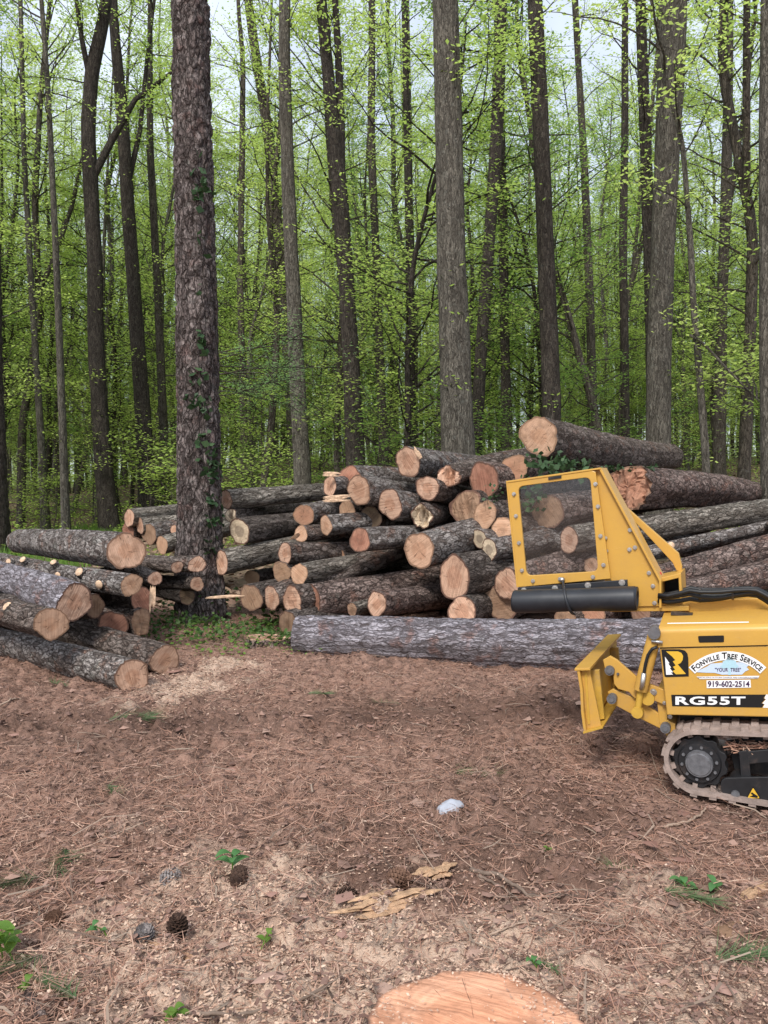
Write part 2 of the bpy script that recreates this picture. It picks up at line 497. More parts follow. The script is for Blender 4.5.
c = g.mix(fl, c, g.mix(n2, (.10, .075, .05), (.22, .165, .115)))
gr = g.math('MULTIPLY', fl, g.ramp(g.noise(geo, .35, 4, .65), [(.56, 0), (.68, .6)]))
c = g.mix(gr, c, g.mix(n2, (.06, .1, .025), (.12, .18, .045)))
g.link(c, b.inputs['Base Color']); b.inputs['Roughness'].default_value = .95; b.inputs['Specular IOR Level'].default_value = .1
g.link(g.bump(g.math('ADD', n2, g.math('MULTIPLY', n3, .5)), .9, .03), b.inputs['Normal'])
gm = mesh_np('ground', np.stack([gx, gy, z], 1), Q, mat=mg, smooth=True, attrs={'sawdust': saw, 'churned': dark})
tag(link('ground', gm), 'brown earth strewn with pine straw and sawdust running back into the wood', 'ground', None, 'structure')


def lump_z(x, y):
    return gz(x, y) + lumpf(x, y)


def churnv(x, y):
    foot = np.exp(-(((x - 2.15) / .85) ** 2 + ((y - 3.85) / .6) ** 2) ** 2)
    return np.clip(np.exp(-((y - 5.1 - .09 * x) / .55) ** 2) + .9 * np.exp(-((x - .55) ** 2 / .9 + (y - 3.0) ** 2 / .06)) + .9 * np.exp(-((x - 1.0) ** 2 / .6 + (y - 3.6) ** 2 / .1)) + foot, 0, 1)


def sawval(x, y):
    s = np.zeros_like(x)
    for bx, by, br_, bs in blobs:
        s = np.maximum(s, bs * np.exp(-((x - bx) ** 2 + (y - by) ** 2) / br_ ** 2))
    return s


STUMP = (.255, 2.03)


def wedge(n, y0, y1, half=.56, pw=1.0):
    y = y0 + (y1 - y0) * RNG.random(n) ** pw
    x = (RNG.random(n) * 2 - 1) * half * (y + 1.3)
    return x, y


def blades(n, y0, y1, length, width, mat, name, label, cat, lift=.012, pw=1.0, keep=None, tilt=.25, x0y0=None):
    x, y = wedge(n, y0, y1, pw=pw) if x0y0 is None else x0y0
    if keep is not None:
        k = keep(x, y); x, y = x[k], y[k]
    k = np.hypot(x - STUMP[0], y - STUMP[1]) > .32; x, y = x[k], y[k]
    n = len(x)
    zc = lump_z(x, y) + lift * (RNG.random(n) * 1.6 + .1)
    a = RNG.random(n) * np.pi * 2
    L = length[0] + (length[1] - length[0]) * RNG.random(n)
    W = width[0] + (width[1] - width[0]) * RNG.random(n)
    tz = (RNG.random(n) - .5) * 2 * tilt
    d = np.stack([np.cos(a), np.sin(a), tz], 1); d /= np.linalg.norm(d, axis=1)[:, None]
    s = np.stack([-np.sin(a), np.cos(a), (RNG.random(n) - .5) * 1.2], 1); s /= np.linalg.norm(s, axis=1)[:, None]
    c = np.stack([x, y, zc], 1)
    bow = np.stack([-np.sin(a), np.cos(a), np.abs(RNG.normal(0, .5, n))], 1) * (L * .12 * RNG.normal(0, 1, n))[:, None]
    A = c - d * L[:, None] / 2; B = c + bow; C_ = c + d * L[:, None] / 2
    h = s * W[:, None] / 2
    V = np.stack([A - h, A + h, B + h, B - h, C_ + h * .5, C_ - h * .5], 1).reshape(-1, 3)
    i = np.arange(n)[:, None] * 6
    q = np.concatenate([i + np.array([[0, 1, 2, 3]]), i + np.array([[3, 2, 4, 5]])])
    return tag(link(name, mesh_np(name, V, q, mat=mat)), label, cat, None, 'stuff')


def patch(x, y): return fbm(np.stack([x * 1.5, y * 1.5, 0 * x], 1), 4, 91, .6)


blades(170000, 1.5, 9.5, (.04, .14), (.0016, .0036), M['straw'], 'pine_straw', 'pale reddish pine needles matted in drifts over the bare ground', 'pine straw', pw=1.5, keep=lambda x, y: (RNG.random(len(x)) > sawval(x, y) * .95) & (RNG.random(len(x)) > .9 * churnv(x, y)) & (patch(x, y) + .5 * RNG.normal(size=len(x)) > -.25))
blades(110000, 1.5, 9.5, (.03, .11), (.0016, .0036), M['straw_dark'], 'old_pine_straw', 'dark damp pine needles trodden into the soil', 'old pine straw', lift=.008, pw=1.5, keep=lambda x, y: (RNG.random(len(x)) > sawval(x, y)) & (patch(x, y) + .4 * RNG.normal(size=len(x)) < .1))
blades(75000, 1.5, 4.2, (.005, .016), (.002, .007), M['chips'], 'wood_chips', 'pale sawdust and wood chips scattered around the fresh stump', 'wood chips', lift=.008, keep=lambda x, y: RNG.random(len(x)) < sawval(x, y) * 1.1 + .03)
cx_ = np.concatenate([RNG.normal(-1.45, .3, 2500), RNG.normal(-.55, .5, 5000)]); cy_ = np.concatenate([RNG.normal(6.1, .4, 2500), RNG.normal(2.4, .4, 5000)])
blades(0, 0, 0, (.007, .024), (.004, .011), M['chips'], 'sawdust', 'pale saw chips spilled in front of the log piles and stump', 'sawdust', lift=.006, x0y0=(cx_, cy_))
blades(38000, 1.5, 9.5, (.008, .032), (.005, .016), M['shards'], 'bark_crumbs', 'small dark bark crumbs and soil clods across the clearing', 'bark crumbs', lift=.012, pw=1.4, tilt=.5)


def lumps(n, size, mat, name, label, cat, pw=1.4, flat=.6, keep=None):
    x, y = wedge(n, 1.5, 9.0, pw=pw)
    if keep is not None: k = keep(x, y); x, y = x[k], y[k]
    k = np.hypot(x - STUMP[0], y - STUMP[1]) > .34; x, y = x[k], y[k]; n = len(x)
    z_ = lump_z(x, y)
    t_ = np.array([[0, 0, 1], [.9, 0, .3], [.28, .86, .25], [-.73, .53, .3], [-.73, -.53, .2], [.28, -.86, .3], [0, 0, -.6]])
    T = np.array([[0, 1, 2], [0, 2, 3], [0, 3, 4], [0, 4, 5], [0, 5, 1], [6, 2, 1], [6, 3, 2], [6, 4, 3], [6, 5, 4], [6, 1, 5]])
    s_ = size[0] + (size[1] - size[0]) * RNG.random(n) ** 2.5; a = RNG.random(n) * 6.28
    L = t_[None] * (1 + .35 * RNG.normal(size=(n, 7, 1))) * s_[:, None, None] * np.array([1.2, .8, flat])
    V = np.stack([L[..., 0] * np.cos(a)[:, None] - L[..., 1] * np.sin(a)[:, None] + x[:, None], L[..., 0] * np.sin(a)[:, None] + L[..., 1] * np.cos(a)[:, None] + y[:, None], L[..., 2] + z_[:, None] + .004], -1).reshape(-1, 3)
    tag(link(name, mesh_np(name, V, tris=(np.arange(n)[:, None, None] * 7 + T[None]).reshape(-1, 3), mat=M[mat])), label, cat, None, 'stuff')


lumps(5000, (.006, .032), 'shards', 'soil_clods', 'small brown soil clods and crumbs turned up across the clearing', 'soil clods', keep=lambda x, y: RNG.random(len(x)) < .25 + .8 * churnv(x, y))
lumps(1300, (.012, .05), 'scraps', 'bark_scraps', 'flat pinkish brown scraps of bark scattered on the ground', 'bark scraps', flat=.16)
blades(800, 1.5, 9.0, (.08, .3), (.004, .009), M['twigs'], 'fine_twigs', 'fine broken twigs strewn over the straw', 'fine twigs', lift=.025, pw=1.4, tilt=.2)
blades(26000, 9.5, 45, (.06, .12), (.04, .09), M['litter'], 'leaf_litter', 'dry brown leaf litter on the forest floor behind the piles', 'leaf litter', lift=.03, tilt=.4)

# ------------------------------------------------------------------ logs
SEEDC = [100]


def face_disc(r, n, rings, wob, jag, seed, tilt):
    """disc verts in the log's cross-section, rr attribute"""
    V = [[0, 0, 0]]; rr = [0]
    th = np.arange(n) * 2 * np.pi / n
    rad = r * wob
    for k in range(1, rings + 1):
        f = k / rings
        V += list(np.stack([np.cos(th) * rad * f, np.sin(th) * rad * f, np.zeros(n)], 1)); rr += [f] * n
    V = np.array(V); rr = np.array(rr)
    V[:, 2] = tilt[0] * V[:, 0] + tilt[1] * V[:, 1]
    if jag:
        nz = fbm(np.stack([V[:, 0] * 16, V[:, 1] * 5, np.full(len(V), seed * 3.1)], 1), 3, seed)
        V[:, 2] += nz * jag
    else:
        V[:, 2] += .004 * fbm(V * 20 + seed, 2, seed) * (rr < .99)
    T = [[0, 1 + (j + 1) % n, 1 + j] for j in range(n)]
    Qd = []
    for k in range(rings - 1):
        a, b_ = 1 + k * n, 1 + (k + 1) * n
        Qd += [[a + j, a + (j + 1) % n, b_ + (j + 1) % n, b_ + j] for j in range(n)]
    return V, rr, np.array(Qd), np.array(T)


def make_log(p0, d, L, r0, r1, bark, cut, label, group, facen=None, jag=0, seg=34, step=.05, name='log', knots=0, bend=.035, rough=1.0):
    SEEDC[0] += 1; sd = SEEDC[0]
    rs = np.random.default_rng(sd)
    d = np.array(d, float); d /= np.linalg.norm(d)
    xax = np.cross([0, 0, 1.], d); xax /= np.linalg.norm(xax)
    yax = np.cross(d, xax)
    Mx = Matrix(((xax[0], yax[0], d[0], p0[0]), (xax[1], yax[1], d[1], p0[1]), (xax[2], yax[2], d[2], p0[2]), (0, 0, 0, 1)))
    root = thing(name, label, 'log', group=group)
    root.matrix_world = Mx
    tilt = np.zeros(2)
    if facen is not None:
        fn = np.array(facen, float)
        lx, ly, lz = fn @ xax, fn @ yax, fn @ d
        if lz < 0: lx, ly, lz = -lx, -ly, -lz
        tilt = np.clip(np.array([-lx / lz, -ly / lz]), -.75, .75)
    n = seg
    th = np.arange(n) * 2 * np.pi / n
    nr = max(8, int(L / step) + 1)
    zz = np.linspace(0, L, nr)
    wob = 1 + .075 * np.cos(2 * th + rs.random() * 6) + .04 * np.cos(3 * th + rs.random() * 6) + .025 * np.cos(5 * th + rs.random() * 6) + .022 * rs.normal(size=n)
    rad = (r0 + (r1 - r0) * zz / L)[:, None] * wob[None]
    X = np.cos(th)[None] * rad; Y = np.sin(th)[None] * rad; Z = np.repeat(zz[:, None], n, 1)
    Pn = np.stack([X.ravel(), Y.ravel(), Z.ravel()], 1)
    dn = (.045 * fbm(Pn * np.array([9, 9, 4]) + sd * 5, 3, sd)).reshape(nr, n) + (.03 * np.clip(worley(Pn * np.array([17, 17, 7]) + sd * 3, sd), 0, .35)).reshape(nr, n) * 2.2
    kk = 1 + dn * rough
    X = X * kk; Y = Y * kk
    if bend:
        bx, by = rs.normal(0, bend, 2)
        s_ = np.sin(np.pi * zz / L)[:, None]
        X = X + bx * s_; Y = Y + by * s_
    # end plane
    V = np.stack([X, Y, Z], -1)
    f_, fr, Qf, Tf = face_disc(r0, n, 7, wob * (1 + dn[0] * rough), jag, sd, tilt)
    fall = np.clip(1 - zz / max(.35, 2 * r0), 0, 1)[:, None]
    edge = f_[-n:, 2][None]
    V[..., 2] = V[..., 2] + fall * (tilt[0] * V[..., 0] + tilt[1] * V[..., 1])
    V[0, :, :] = f_[-n:]
    V = V.reshape(-1, 3)
    i = np.arange(nr - 1)[:, None] * n; j = np.arange(n)[None]; k = (j + 1) % n
    Qb = np.stack([i + j, i + k, i + n + k, i + n + j], -1).reshape(-1, 4)
    bo = link('bark', mesh_np('bark', V, Qb, mat=M[bark], smooth=True), root)
    link('cut_face', mesh_np('cut_face', f_, Qf, Tf, mat=M[cut], smooth=bool(jag) is False, attrs={'rr': fr}), root)
    e_, er, Qe, Te = face_disc(r1, n, 3, wob * (1 + dn[-1] * rough), 0, sd + 1, (0, 0))
    e_[:, :2] = e_[:, :2]
    e_[-n:] = V[-n:]; e_[:, 2] += L * (np.arange(len(e_)) < len(e_) - n)
    link('cut_face', mesh_np('cut_face', e_, Qe[:, ::-1], Te[:, ::-1], mat=M[cut], attrs={'rr': er}), root)
    return root, Mx, (r0, r1, L)


def log_px(cx, cy, a, b, d, p2, L, r2, bark, cut, label, group, side=1, yaw=None, jag=0, **kw):
    """a log from its sawn face: pixel centre, half width, half height, distance"""
    p0 = at(cx, cy, d)
    phi = math.atan2(p0[0], p0[1])
    dist = math.hypot(p0[0], p0[1])
    acs = math.acos(max(.12, min(.94, a / b)))
    thf = phi + side * acs
    th = thf if yaw is None else R(yaw)
    hx, hy = math.sin(th), math.cos(th)
    slope = 0
    if p2 is not None:
        s2 = (p2[0] - 384) / F
        rr = ray(*p2); s2 = rr[0] / rr[1]
        t = (s2 * p0[1] - p0[0]) / (hx - s2 * hy)
        if t > .1:
            y2 = p0[1] + t * hy
            z2 = CAMZ + rr[2] / rr[1] * y2
            slope = (z2 - p0[2]) / t
    slope = max(-.35, min(.35, slope))
    r0 = b * (p0[1] / F) * 1.0
    fn = (math.sin(thf), math.cos(thf), 0)
    return make_log(p0, (hx, hy, slope), L, r0, r0 * r2, bark, cut, label, group, facen=fn, jag=jag, **kw)


GL = 'logs in the left pile'
GM = 'logs in the small back stack'
GR = 'logs in the long right pile'
LEFT = [
    # cx, cy, a, b, d, p2, L, r2, bark, cut, label, opts
    (126.5, 551, 17.5, 19, 7.3, (40, 543), 3.3, .85, 'bark_grey', 'cut_tan', 'thick grey log lying highest at the front of the left pile', {}),
    (131.5, 585, 10, 11.5, 6.75, (3, 561), 5.0, 1.3, 'bark_grey', 'cut_tan', 'long knotty log with pale lopped branch scars below the highest left log', {'knots': 1}),
    (74.7, 602.5, 17, 18.5, 6.5, (0, 580), 4.2, .78, 'bark_lilac', 'cut_tan', 'grey log with wide orange end, third down in the left pile', {}),
    (51, 624, 15.5, 16.5, 5.9, (0, 609), 4.0, .8, 'bark_brown', 'cut_tan', 'log with two pale knot scars lying on the lowest front log', {'yaw': -47}),
    (132.5, 677, 17, 17.5, 5.80, (0, 641), 4.2, .95, 'bark_grey', 'cut_tan', 'lowest front log of the left pile lying on bare ground, nearest the camera', {'yaw': -52}),
    (165, 660, 13, 16, 6.3, (72, 633), 3.6, .95, 'bark_brown', 'cut_tan', 'grounded log just behind the nearest log, its tan end towards the greenery', {}),
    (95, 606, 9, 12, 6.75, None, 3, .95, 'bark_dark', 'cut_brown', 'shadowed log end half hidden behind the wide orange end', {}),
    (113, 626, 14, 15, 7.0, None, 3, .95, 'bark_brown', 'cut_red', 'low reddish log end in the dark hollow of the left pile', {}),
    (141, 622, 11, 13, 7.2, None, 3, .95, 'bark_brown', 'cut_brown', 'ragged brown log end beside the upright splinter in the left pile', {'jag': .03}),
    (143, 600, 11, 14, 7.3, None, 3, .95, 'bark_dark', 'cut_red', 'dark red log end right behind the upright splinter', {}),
    (197, 564.5, 8, 8.5, 8.05, (140, 560), 1.5, 1.1, 'bark_brown', 'cut_tan', 'thin log with round orange end touching the front of the big pine, upper of two', {'yaw': -58}),
    (177, 567, 5.5, 6.3, 7.95, (140, 562), 1.5, 1.1, 'bark_brown', 'cut_tan', 'thin bare-topped log whose small end stops left of the pine trunk', {'yaw': -58}),
    (155, 578.5, 6.5, 7.3, 7.55, (138, 571), 1.5, 1.15, 'bark_brown', 'cut_tan', 'short thin log with peeled orange tip under the highest left log', {'yaw': -52}),
    (197, 584, 6.5, 7.2, 8.05, (169, 581), 1.5, 1.0, 'bark_dark', 'cut_pink', 'thin log with round pink end in front of the pine, lower of two', {'yaw': -58}),
    (187, 596, 7.5, 8.3, 8.2, None, 2.5, 1.0, 'bark_dark', 'cut_dull', 'dim olive log end above the greenery at the foot of the pine', {'yaw': -52}),
]
for cx, cy, a, b_, d, p2, L, r2, bk, ct, lab, o in LEFT:
    o = dict(o); kn = o.pop('knots', 0)
    rt, Mx, (r0, r1, L_) = log_px(cx, cy, a, b_, d, p2, L, r2, bk, ct, lab, GL, side=-1, seg=48, step=.035, **o)
    if kn or 'two pale knot' in lab:
        rs = np.random.default_rng(5)
        spots = [(.35, 1.2), (.75, 2.0), (1.15, 1.3), (1.35, 2.5), (1.75, 1.1), (2.0, 2.2), (2.3, 1.7), (2.55, 1.2), (2.9, 2.0)] if kn else [(.55, 3.0), (.62, 2.2)]
        camdir = np.array(Mx.inverted() @ Vector((0, 0, CAMZ)))
        ca = math.atan2(camdir[1], camdir[0])
        for t_, off in spots:
            ang = ca + (off - 1.7) * .8 if kn else ca + (off - 2.6) * .6
            rr_ = (r0 + (r1 - r0) * t_ / L_) * 1.0
            dirv = np.array([math.cos(ang), math.sin(ang), -.35])
            c0 = np.array([math.cos(ang) * rr_ * .9, math.sin(ang) * rr_ * .9, t_])
            mb = MB(); q = rs.uniform(.03, .046)
            mb.tube([c0, c0 + dirv * .036], [q * 1.3, q], 10, False)
            mb.tube([c0 + dirv * .033, c0 + dirv * .039], [q * .97, q * .93], 10, True, 1)
            mb.build('knot', [M[bk], M['splinter']], rt, True)

MID = [
    (129, 518, 4.7, 9.5, 10.6, (178, 512), 2.2, .95, 'bark_ridge', 'cut_pink', 'topmost grey log of the small stack left of the pine, face on to the left'),
    (140, 526, 3.4, 8.3, 10.55, (178, 521), 2.2, .95, 'bark_ridge', 'cut_pink', 'thin-faced grey log just under the topmost of the small back stack'),
    (149, 534, 6.5, 11, 10.45, (178, 529), 2.2, .95, 'bark_grey', 'cut_brown', 'brown-faced log in the middle of the small back stack'),
    (162, 545, 5, 9.5, 10.3, (178, 541), 2.2, .95, 'bark_ridge', 'cut_pink', 'lowest pale-faced log of the small back stack beside the pine'),
    (174.5, 530, 4, 5.5, 10.5, None, 1.6, .95, 'bark_grey', 'cut_pink', 'smallest log end against the left edge of the pine trunk'),
    (128, 531, 6, 8.5, 10.7, None, 2, .95, 'bark_brown', 'cut_red', 'reddish log end peeping over the highest left log'),
]
for cx, cy, a, b_, d, p2, L, r2, bk, ct, lab in MID:
    log_px(cx, cy, a, b_, d, p2, L, r2, bk, ct, lab, GM, side=1)

RIGHT = [
    (226, 499.5, 6, 10, 0, (323, 491), 4.2, .85, 'bark_ridge', 'cut_tan', 'long grey log on top of the right pile at its left end beside the pine', {}),
    (232, 516, 6, 7, .05, None, 3, .9, 'bark_dark', 'cut_pale', 'splintered yellow log end tucked under the long grey top log by the pine', {'jag': .05}),
    (239.5, 531.5, 9.5, 13, 0, (280, 527), 3, .95, 'bark_dark', 'cut_pale', 'log with pale rim and large grey heart near the pine', {}),
    (281, 535, 5, 6, .6, None, 2, .95, 'bark_dark', 'cut_dull', 'small dim log end deep in the gap right of the grey-hearted log', {}),
    (304, 515, 9.5, 11.3, 0, (345, 504), 4, .95, 'bark_grey', 'cut_red', 'red-brown log end below the pale splintered boards', {}),
    (301, 534, 6, 9, -.1, (322, 533), 3, .95, 'bark_brown', 'cut_tan', 'small orange log end with a torn strip of bark on its top', {}),
    (326, 525.5, 6, 9.5, -.1, (360, 521), 3.5, 1.1, 'bark_grey', 'cut_tan', 'log with small oval tan end right of the torn-bark log', {}),
    (221, 563, 7, 12, -.05, (278, 551), 4.2, .9, 'bark_ridge', 'cut_tan', 'long furrowed grey log whose end overlaps the right edge of the pine', {}),
    (285, 553, 7, 10.5, -.3, (327, 551), 3.4, 1.1, 'bark_brown', 'cut_tan', 'log with oval tan end resting on the long furrowed grey log', {}),
    (281.5, 572, 9, 10.5, -.2, None, 2.5, .95, 'bark_brown', 'cut_brown', 'brown split log end wedged left of the longest ridged log', {}),
    (299, 574, 8, 11, -.35, (398, 560), 4.6, 1.15, 'bark_ridge', 'cut_pink', 'long ridged log running right across the middle left of the right pile', {}),
    (251, 598, 10.5, 14, -.1, None, 3, .95, 'bark_dark', 'cut_brown', 'weathered oval log end nearest the pine at the bottom of the right pile', {}),
    (271.5, 598, 7, 13, -.25, (292, 590), 3, .95, 'bark_brown', 'cut_tan', 'narrow oval tan log end touched by the thin pale stick', {}),
    (292, 600, 10, 13.5, -.4, None, 3, .95, 'bark_brown', 'cut_pink', 'round pinkish log end in front of the huge red log', {}),
    (309, 602, 11, 19, -.2, (398, 585), 4.8, 1.05, 'bark_red', 'cut_red', 'huge red-faced log low in the right pile behind the long fallen log', {}),
    (289, 625, 10, 14, 7.75, None, 2.6, .95, 'bark_dark', 'cut_brown', 'lowest brown log end, left of the tip of the long fallen log', {}),
    (352, 609.5, 5, 6.5, -.35, (370, 606), 1.8, .95, 'bark_ridge', 'cut_brown', 'smallest grey log stub just above the long fallen log', {}),
    (377, 604, 10, 12.3, -.45, (440, 597), 2.6, 1.15, 'bark_red', 'cut_tan', 'short reddish-barked log with orange end above the middle of the fallen log', {}),
    (408, 462, 13, 14.5, 0, (475, 468), 4.5, .95, 'bark_grey', 'cut_pink', 'pink-faced log on the very top left of the middle, with a torn upright splinter', {}),
    (359, 490, 11.5, 14.5, -.15, (417, 496), 4, 1.1, 'bark_grey', 'cut_pink', 'front one of two overlapping top log ends left of centre', {}),
    (349, 479, 11, 14, .15, (410, 482), 4, 1.0, 'bark_grey', 'cut_red', 'rear one of two overlapping top log ends, redder and higher', {}),
    (330, 486, 7, 10, .1, None, 2, .9, 'bark_grey', 'cut_pink', 'pale stubby log end topped by a flat splinter at the left of the top row', {}),
    (390, 504, 12, 15, -.1, (413, 507), 4, 1.0, 'bark_grey', 'cut_tan', 'log end cut flat and slanting, in the second row left of the rotten log', {}),
    (347, 510, 9, 9, .25, None, 3, .95, 'bark_brown', 'cut_brown', 'shaded log end below the two overlapping top ends', {}),
    (371, 517, 11, 11, .2, None, 3, .95, 'bark_brown', 'cut_dull', 'dim brown log end behind the slanting flat-cut log', {}),
    (427.5, 488, 11, 12.5, -.1, (446, 492), 4, 1.05, 'bark_brown', 'cut_tan', 'smooth oval tan log end just under the topmost pink-faced log', {}),
    (422, 516, 14, 11.5, -.05, None, 2.5, .95, 'bark_brown', 'cut_pale', 'rotten hollowed log end with ragged yellow wood', {'jag': .11}),
    (360, 540, 9.5, 13, -.35, (402, 537), 4, 1.0, 'bark_grey', 'cut_red', 'red and orange stained log end above the long ridged log', {}),
    (419, 550, 14, 19, -.35, (457, 541), 4.2, 1.1, 'bark_grey', 'cut_pink', 'large pink oval log end in the middle of the right pile', {}),
    (454, 578, 16, 21, -.35, (492, 571), 4.2, 1.0, 'bark_dark', 'cut_pink', 'largest pink log end low in the middle with a diagonal crack', {}),
    (462, 611, 14, 15, -.35, (490, 604), 3, 1.0, 'bark_dark', 'cut_pink', 'log end rising from behind the fallen log below the largest pink end', {}),
    (450, 476, 9.5, 11, -.1, (478, 470), 3, .95, 'bark_brown', 'cut_tan', 'broken hollow log with torn bark lips in the top row', {'jag': .10}),
    (484, 481, 15.5, 18, -.1, None, 4, .9, 'bark_red', 'cut_red', 'big round red-brown log end in the top row left of the yellow guard', {}),
    (514, 470, 13.5, 14.5, 0, (712, 480), 5.2, .85, 'bark_red', 'cut_red', 'long red-ended log under the ivy, lying below the uppermost log', {}),
    (466, 507, 14, 18, .05, None, 3.5, .95, 'bark_brown', 'cut_brown', 'dark brown split log end under the big red-brown end', {'jag': .03}),
    (485, 515, 11, 14, -.15, None, 3.5, .95, 'bark_brown', 'cut_pink', 'dusty pink log end left of the guard at window height', {}),
    (502, 528, 10.5, 12.5, -.2, None, 3.5, .95, 'bark_brown', 'cut_pink', 'pale pink log end partly covered by the left edge of the guard', {}),
    (479.5, 539, 7, 9.5, -.15, None, 2.5, .95, 'bark_grey', 'cut_pale', 'small cream log end with grey heart, upper of a pair', {}),
    (489, 550, 7.5, 11, -.3, (510, 546), 2.5, .95, 'bark_grey', 'cut_pale', 'small cream log end with grey heart, lower of a pair', {}),
    (496, 567, 10, 11, -.05, None, 2.5, .95, 'bark_dark', 'cut_dull', 'dim olive log end below the pair of cream ends', {}),
    (507, 584, 12, 17, -.35, (570, 564), 4.5, .9, 'bark_red', 'cut_pink', 'pink log end cut off by the lower left corner of the guard', {}),
    (500, 603, 17, 18, -.1, None, 3, .95, 'bark_brown', 'cut_brown', 'wide brown log end low beside the black roll', {}),
    (548, 512, 14.5, 18, -.05, (592, 506), 4, 1.0, 'bark_red', 'cut_brown', 'large shaded log end seen through the upper part of the window', {}),
    (569, 540, 9.5, 12.5, -.35, (765, 512), 6.5, 1.0, 'bark_ridge', 'cut_tan', 'grey log with round tan end mid-window, running out to the right edge', {'yaw': 63}),
    (526, 538, 5, 11, .1, (556, 540), 3, 1.1, 'bark_grey', 'cut_pink', 'narrow pink log end behind the left window frame', {}),
    (591, 565, 7, 8, -.1, (766, 527), 6.2, 1.2, 'bark_grey', 'cut_tan', 'thin log with sawn branch stubs below the long grey log on the right', {'stub': 1, 'yaw': 66}),
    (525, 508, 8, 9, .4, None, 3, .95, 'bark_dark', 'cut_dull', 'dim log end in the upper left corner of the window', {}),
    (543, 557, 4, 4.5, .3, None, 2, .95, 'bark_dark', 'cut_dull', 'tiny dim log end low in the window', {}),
    (539, 436.5, 18, 20, 0, (688, 459), 5.2, .88, 'bark_brown', 'cut_tan', 'uppermost log of all, lying alone across the top of the right pile', {}),
    (629, 488, 20, 23, -.1, (746, 497), 4.2, .75, 'bark_red', 'cut_red', 'thick log with torn red face beside the sloping edge of the guard', {'jag': .09}),
    (606, 596, 9, 17, -.3, (766, 551), 6, 1.0, 'bark_red', 'cut_pink', 'stout reddish log with flaking bark just above the machine hoses', {'yaw': 64}),
    (640, 610, 9, 17, -.4, (766, 577), 5, 1.0, 'bark_red', 'cut_pink', 'lowest stout log behind the machine hoses', {'yaw': 64}),
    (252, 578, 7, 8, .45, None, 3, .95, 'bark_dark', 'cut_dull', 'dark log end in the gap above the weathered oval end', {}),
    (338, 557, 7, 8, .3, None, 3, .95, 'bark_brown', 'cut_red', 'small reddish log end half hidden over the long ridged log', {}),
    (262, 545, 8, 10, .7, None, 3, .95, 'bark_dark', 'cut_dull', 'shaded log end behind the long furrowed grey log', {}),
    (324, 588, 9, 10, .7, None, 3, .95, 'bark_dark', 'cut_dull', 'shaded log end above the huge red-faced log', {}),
    (566, 620, 11, 13, -.3, None, 3, .95, 'bark_brown', 'cut_brown', 'brown log end under the black roll', {}),
    (590, 613, 14, 15, -.35, None, 3.5, .95, 'bark_red', 'cut_red', 'reddish log end under the right end of the black roll', {}),
]
for cx, cy, a, b_, dd, p2, L, r2, bk, ct, lab, o in RIGHT:
    o = dict(o); st = o.pop('stub', 0)
    d = dd if dd > 3 else 8.25 + .0062 * (612 - cy) + dd
    if a > b_ * .97: a = b_ * .94
    rt, Mx, (r0, r1, L_) = log_px(cx, cy, a, b_, d, p2, L, r2, bk, ct, lab, GR, side=1, **o)
    if st:
        for px_, py_ in ((663, 546), (762, 529)):
            q = np.array(Mx.inverted() @ Vector(at(px_, py_, 9.2)))
            # nearest station along the log, camera side
            r_ = ray(px_, py_); best = None
            for t_ in np.arange(.3, L_, .05):
                w = Mx @ Vector((0, 0, t_))
                e = abs(w.x / w.y - r_[0] / r_[1])
                if best is None or e < best[0]: best = (e, t_)
            t_ = best[1]; cd = np.array(Mx.inverted() @ Vector((0, 0, CAMZ))); ca = math.atan2(cd[1], cd[0])
            rr_ = r0 + (r1 - r0) * t_ / L_
            dv = np.array([math.cos(ca - .2), math.sin(ca - .2), -.5]); c0 = np.array([math.cos(ca) * rr_ * .8, math.sin(ca) * rr_ * .8, t_])
            mb = MB(); mb.tube([c0, c0 + dv * .13], [.05, .042], 12, False); mb.tube([c0 + dv * .128, c0 + dv * .134], [.041, .04], 12, True, 1)
            mb.build('branch_stub', [M[bk], M['splinter']], rt, True)

# the long fallen log in front
pA = at(297, 637, 7.1); pB = at(640, 648, 6.45)
dv = pB - pA; dv /= np.linalg.norm(dv)
make_log(pA, dv, 3.75, .178, .235, 'bark_lilac', 'cut_brown', 'long lilac-grey log lying alone on the ground along the front of the right pile', None, seg=72, step=.022, bend=.01)


def splinter(p, q, w, t, label, name='wood_splinter', mat='splinter', n=5):
    p = np.array(p, float); q = np.array(q, float); d = q - p; L = np.linalg.norm(d); d /= L
    u = np.cross(d, [0, 1, 0.01]); u /= np.linalg.norm(u); v = np.cross(d, u)
    rs = np.random.default_rng(int(L * 1e4)); mb = MB()
    k = 9
    for s_ in range(n):
        o_ = u * (s_ - (n - 1) / 2) / n * w
        le = .6 + .4 * rs.random(); st = .0 + .12 * rs.random()
        pts = [p + o_ + d * L * (st + (le - st) * f) + v * t * rs.normal(0, .15) for f in np.linspace(0, 1, k)]
        rad = [w / n * .62 * (1 - .85 * abs(f * 2 - 1) ** 3) for f in np.linspace(0, 1, k)]
        mb.tube(pts, rad, 5, True, flat=t / (w / n))
    o = mb.build(name, M[mat])
    return tag(o, label, 'splinter')


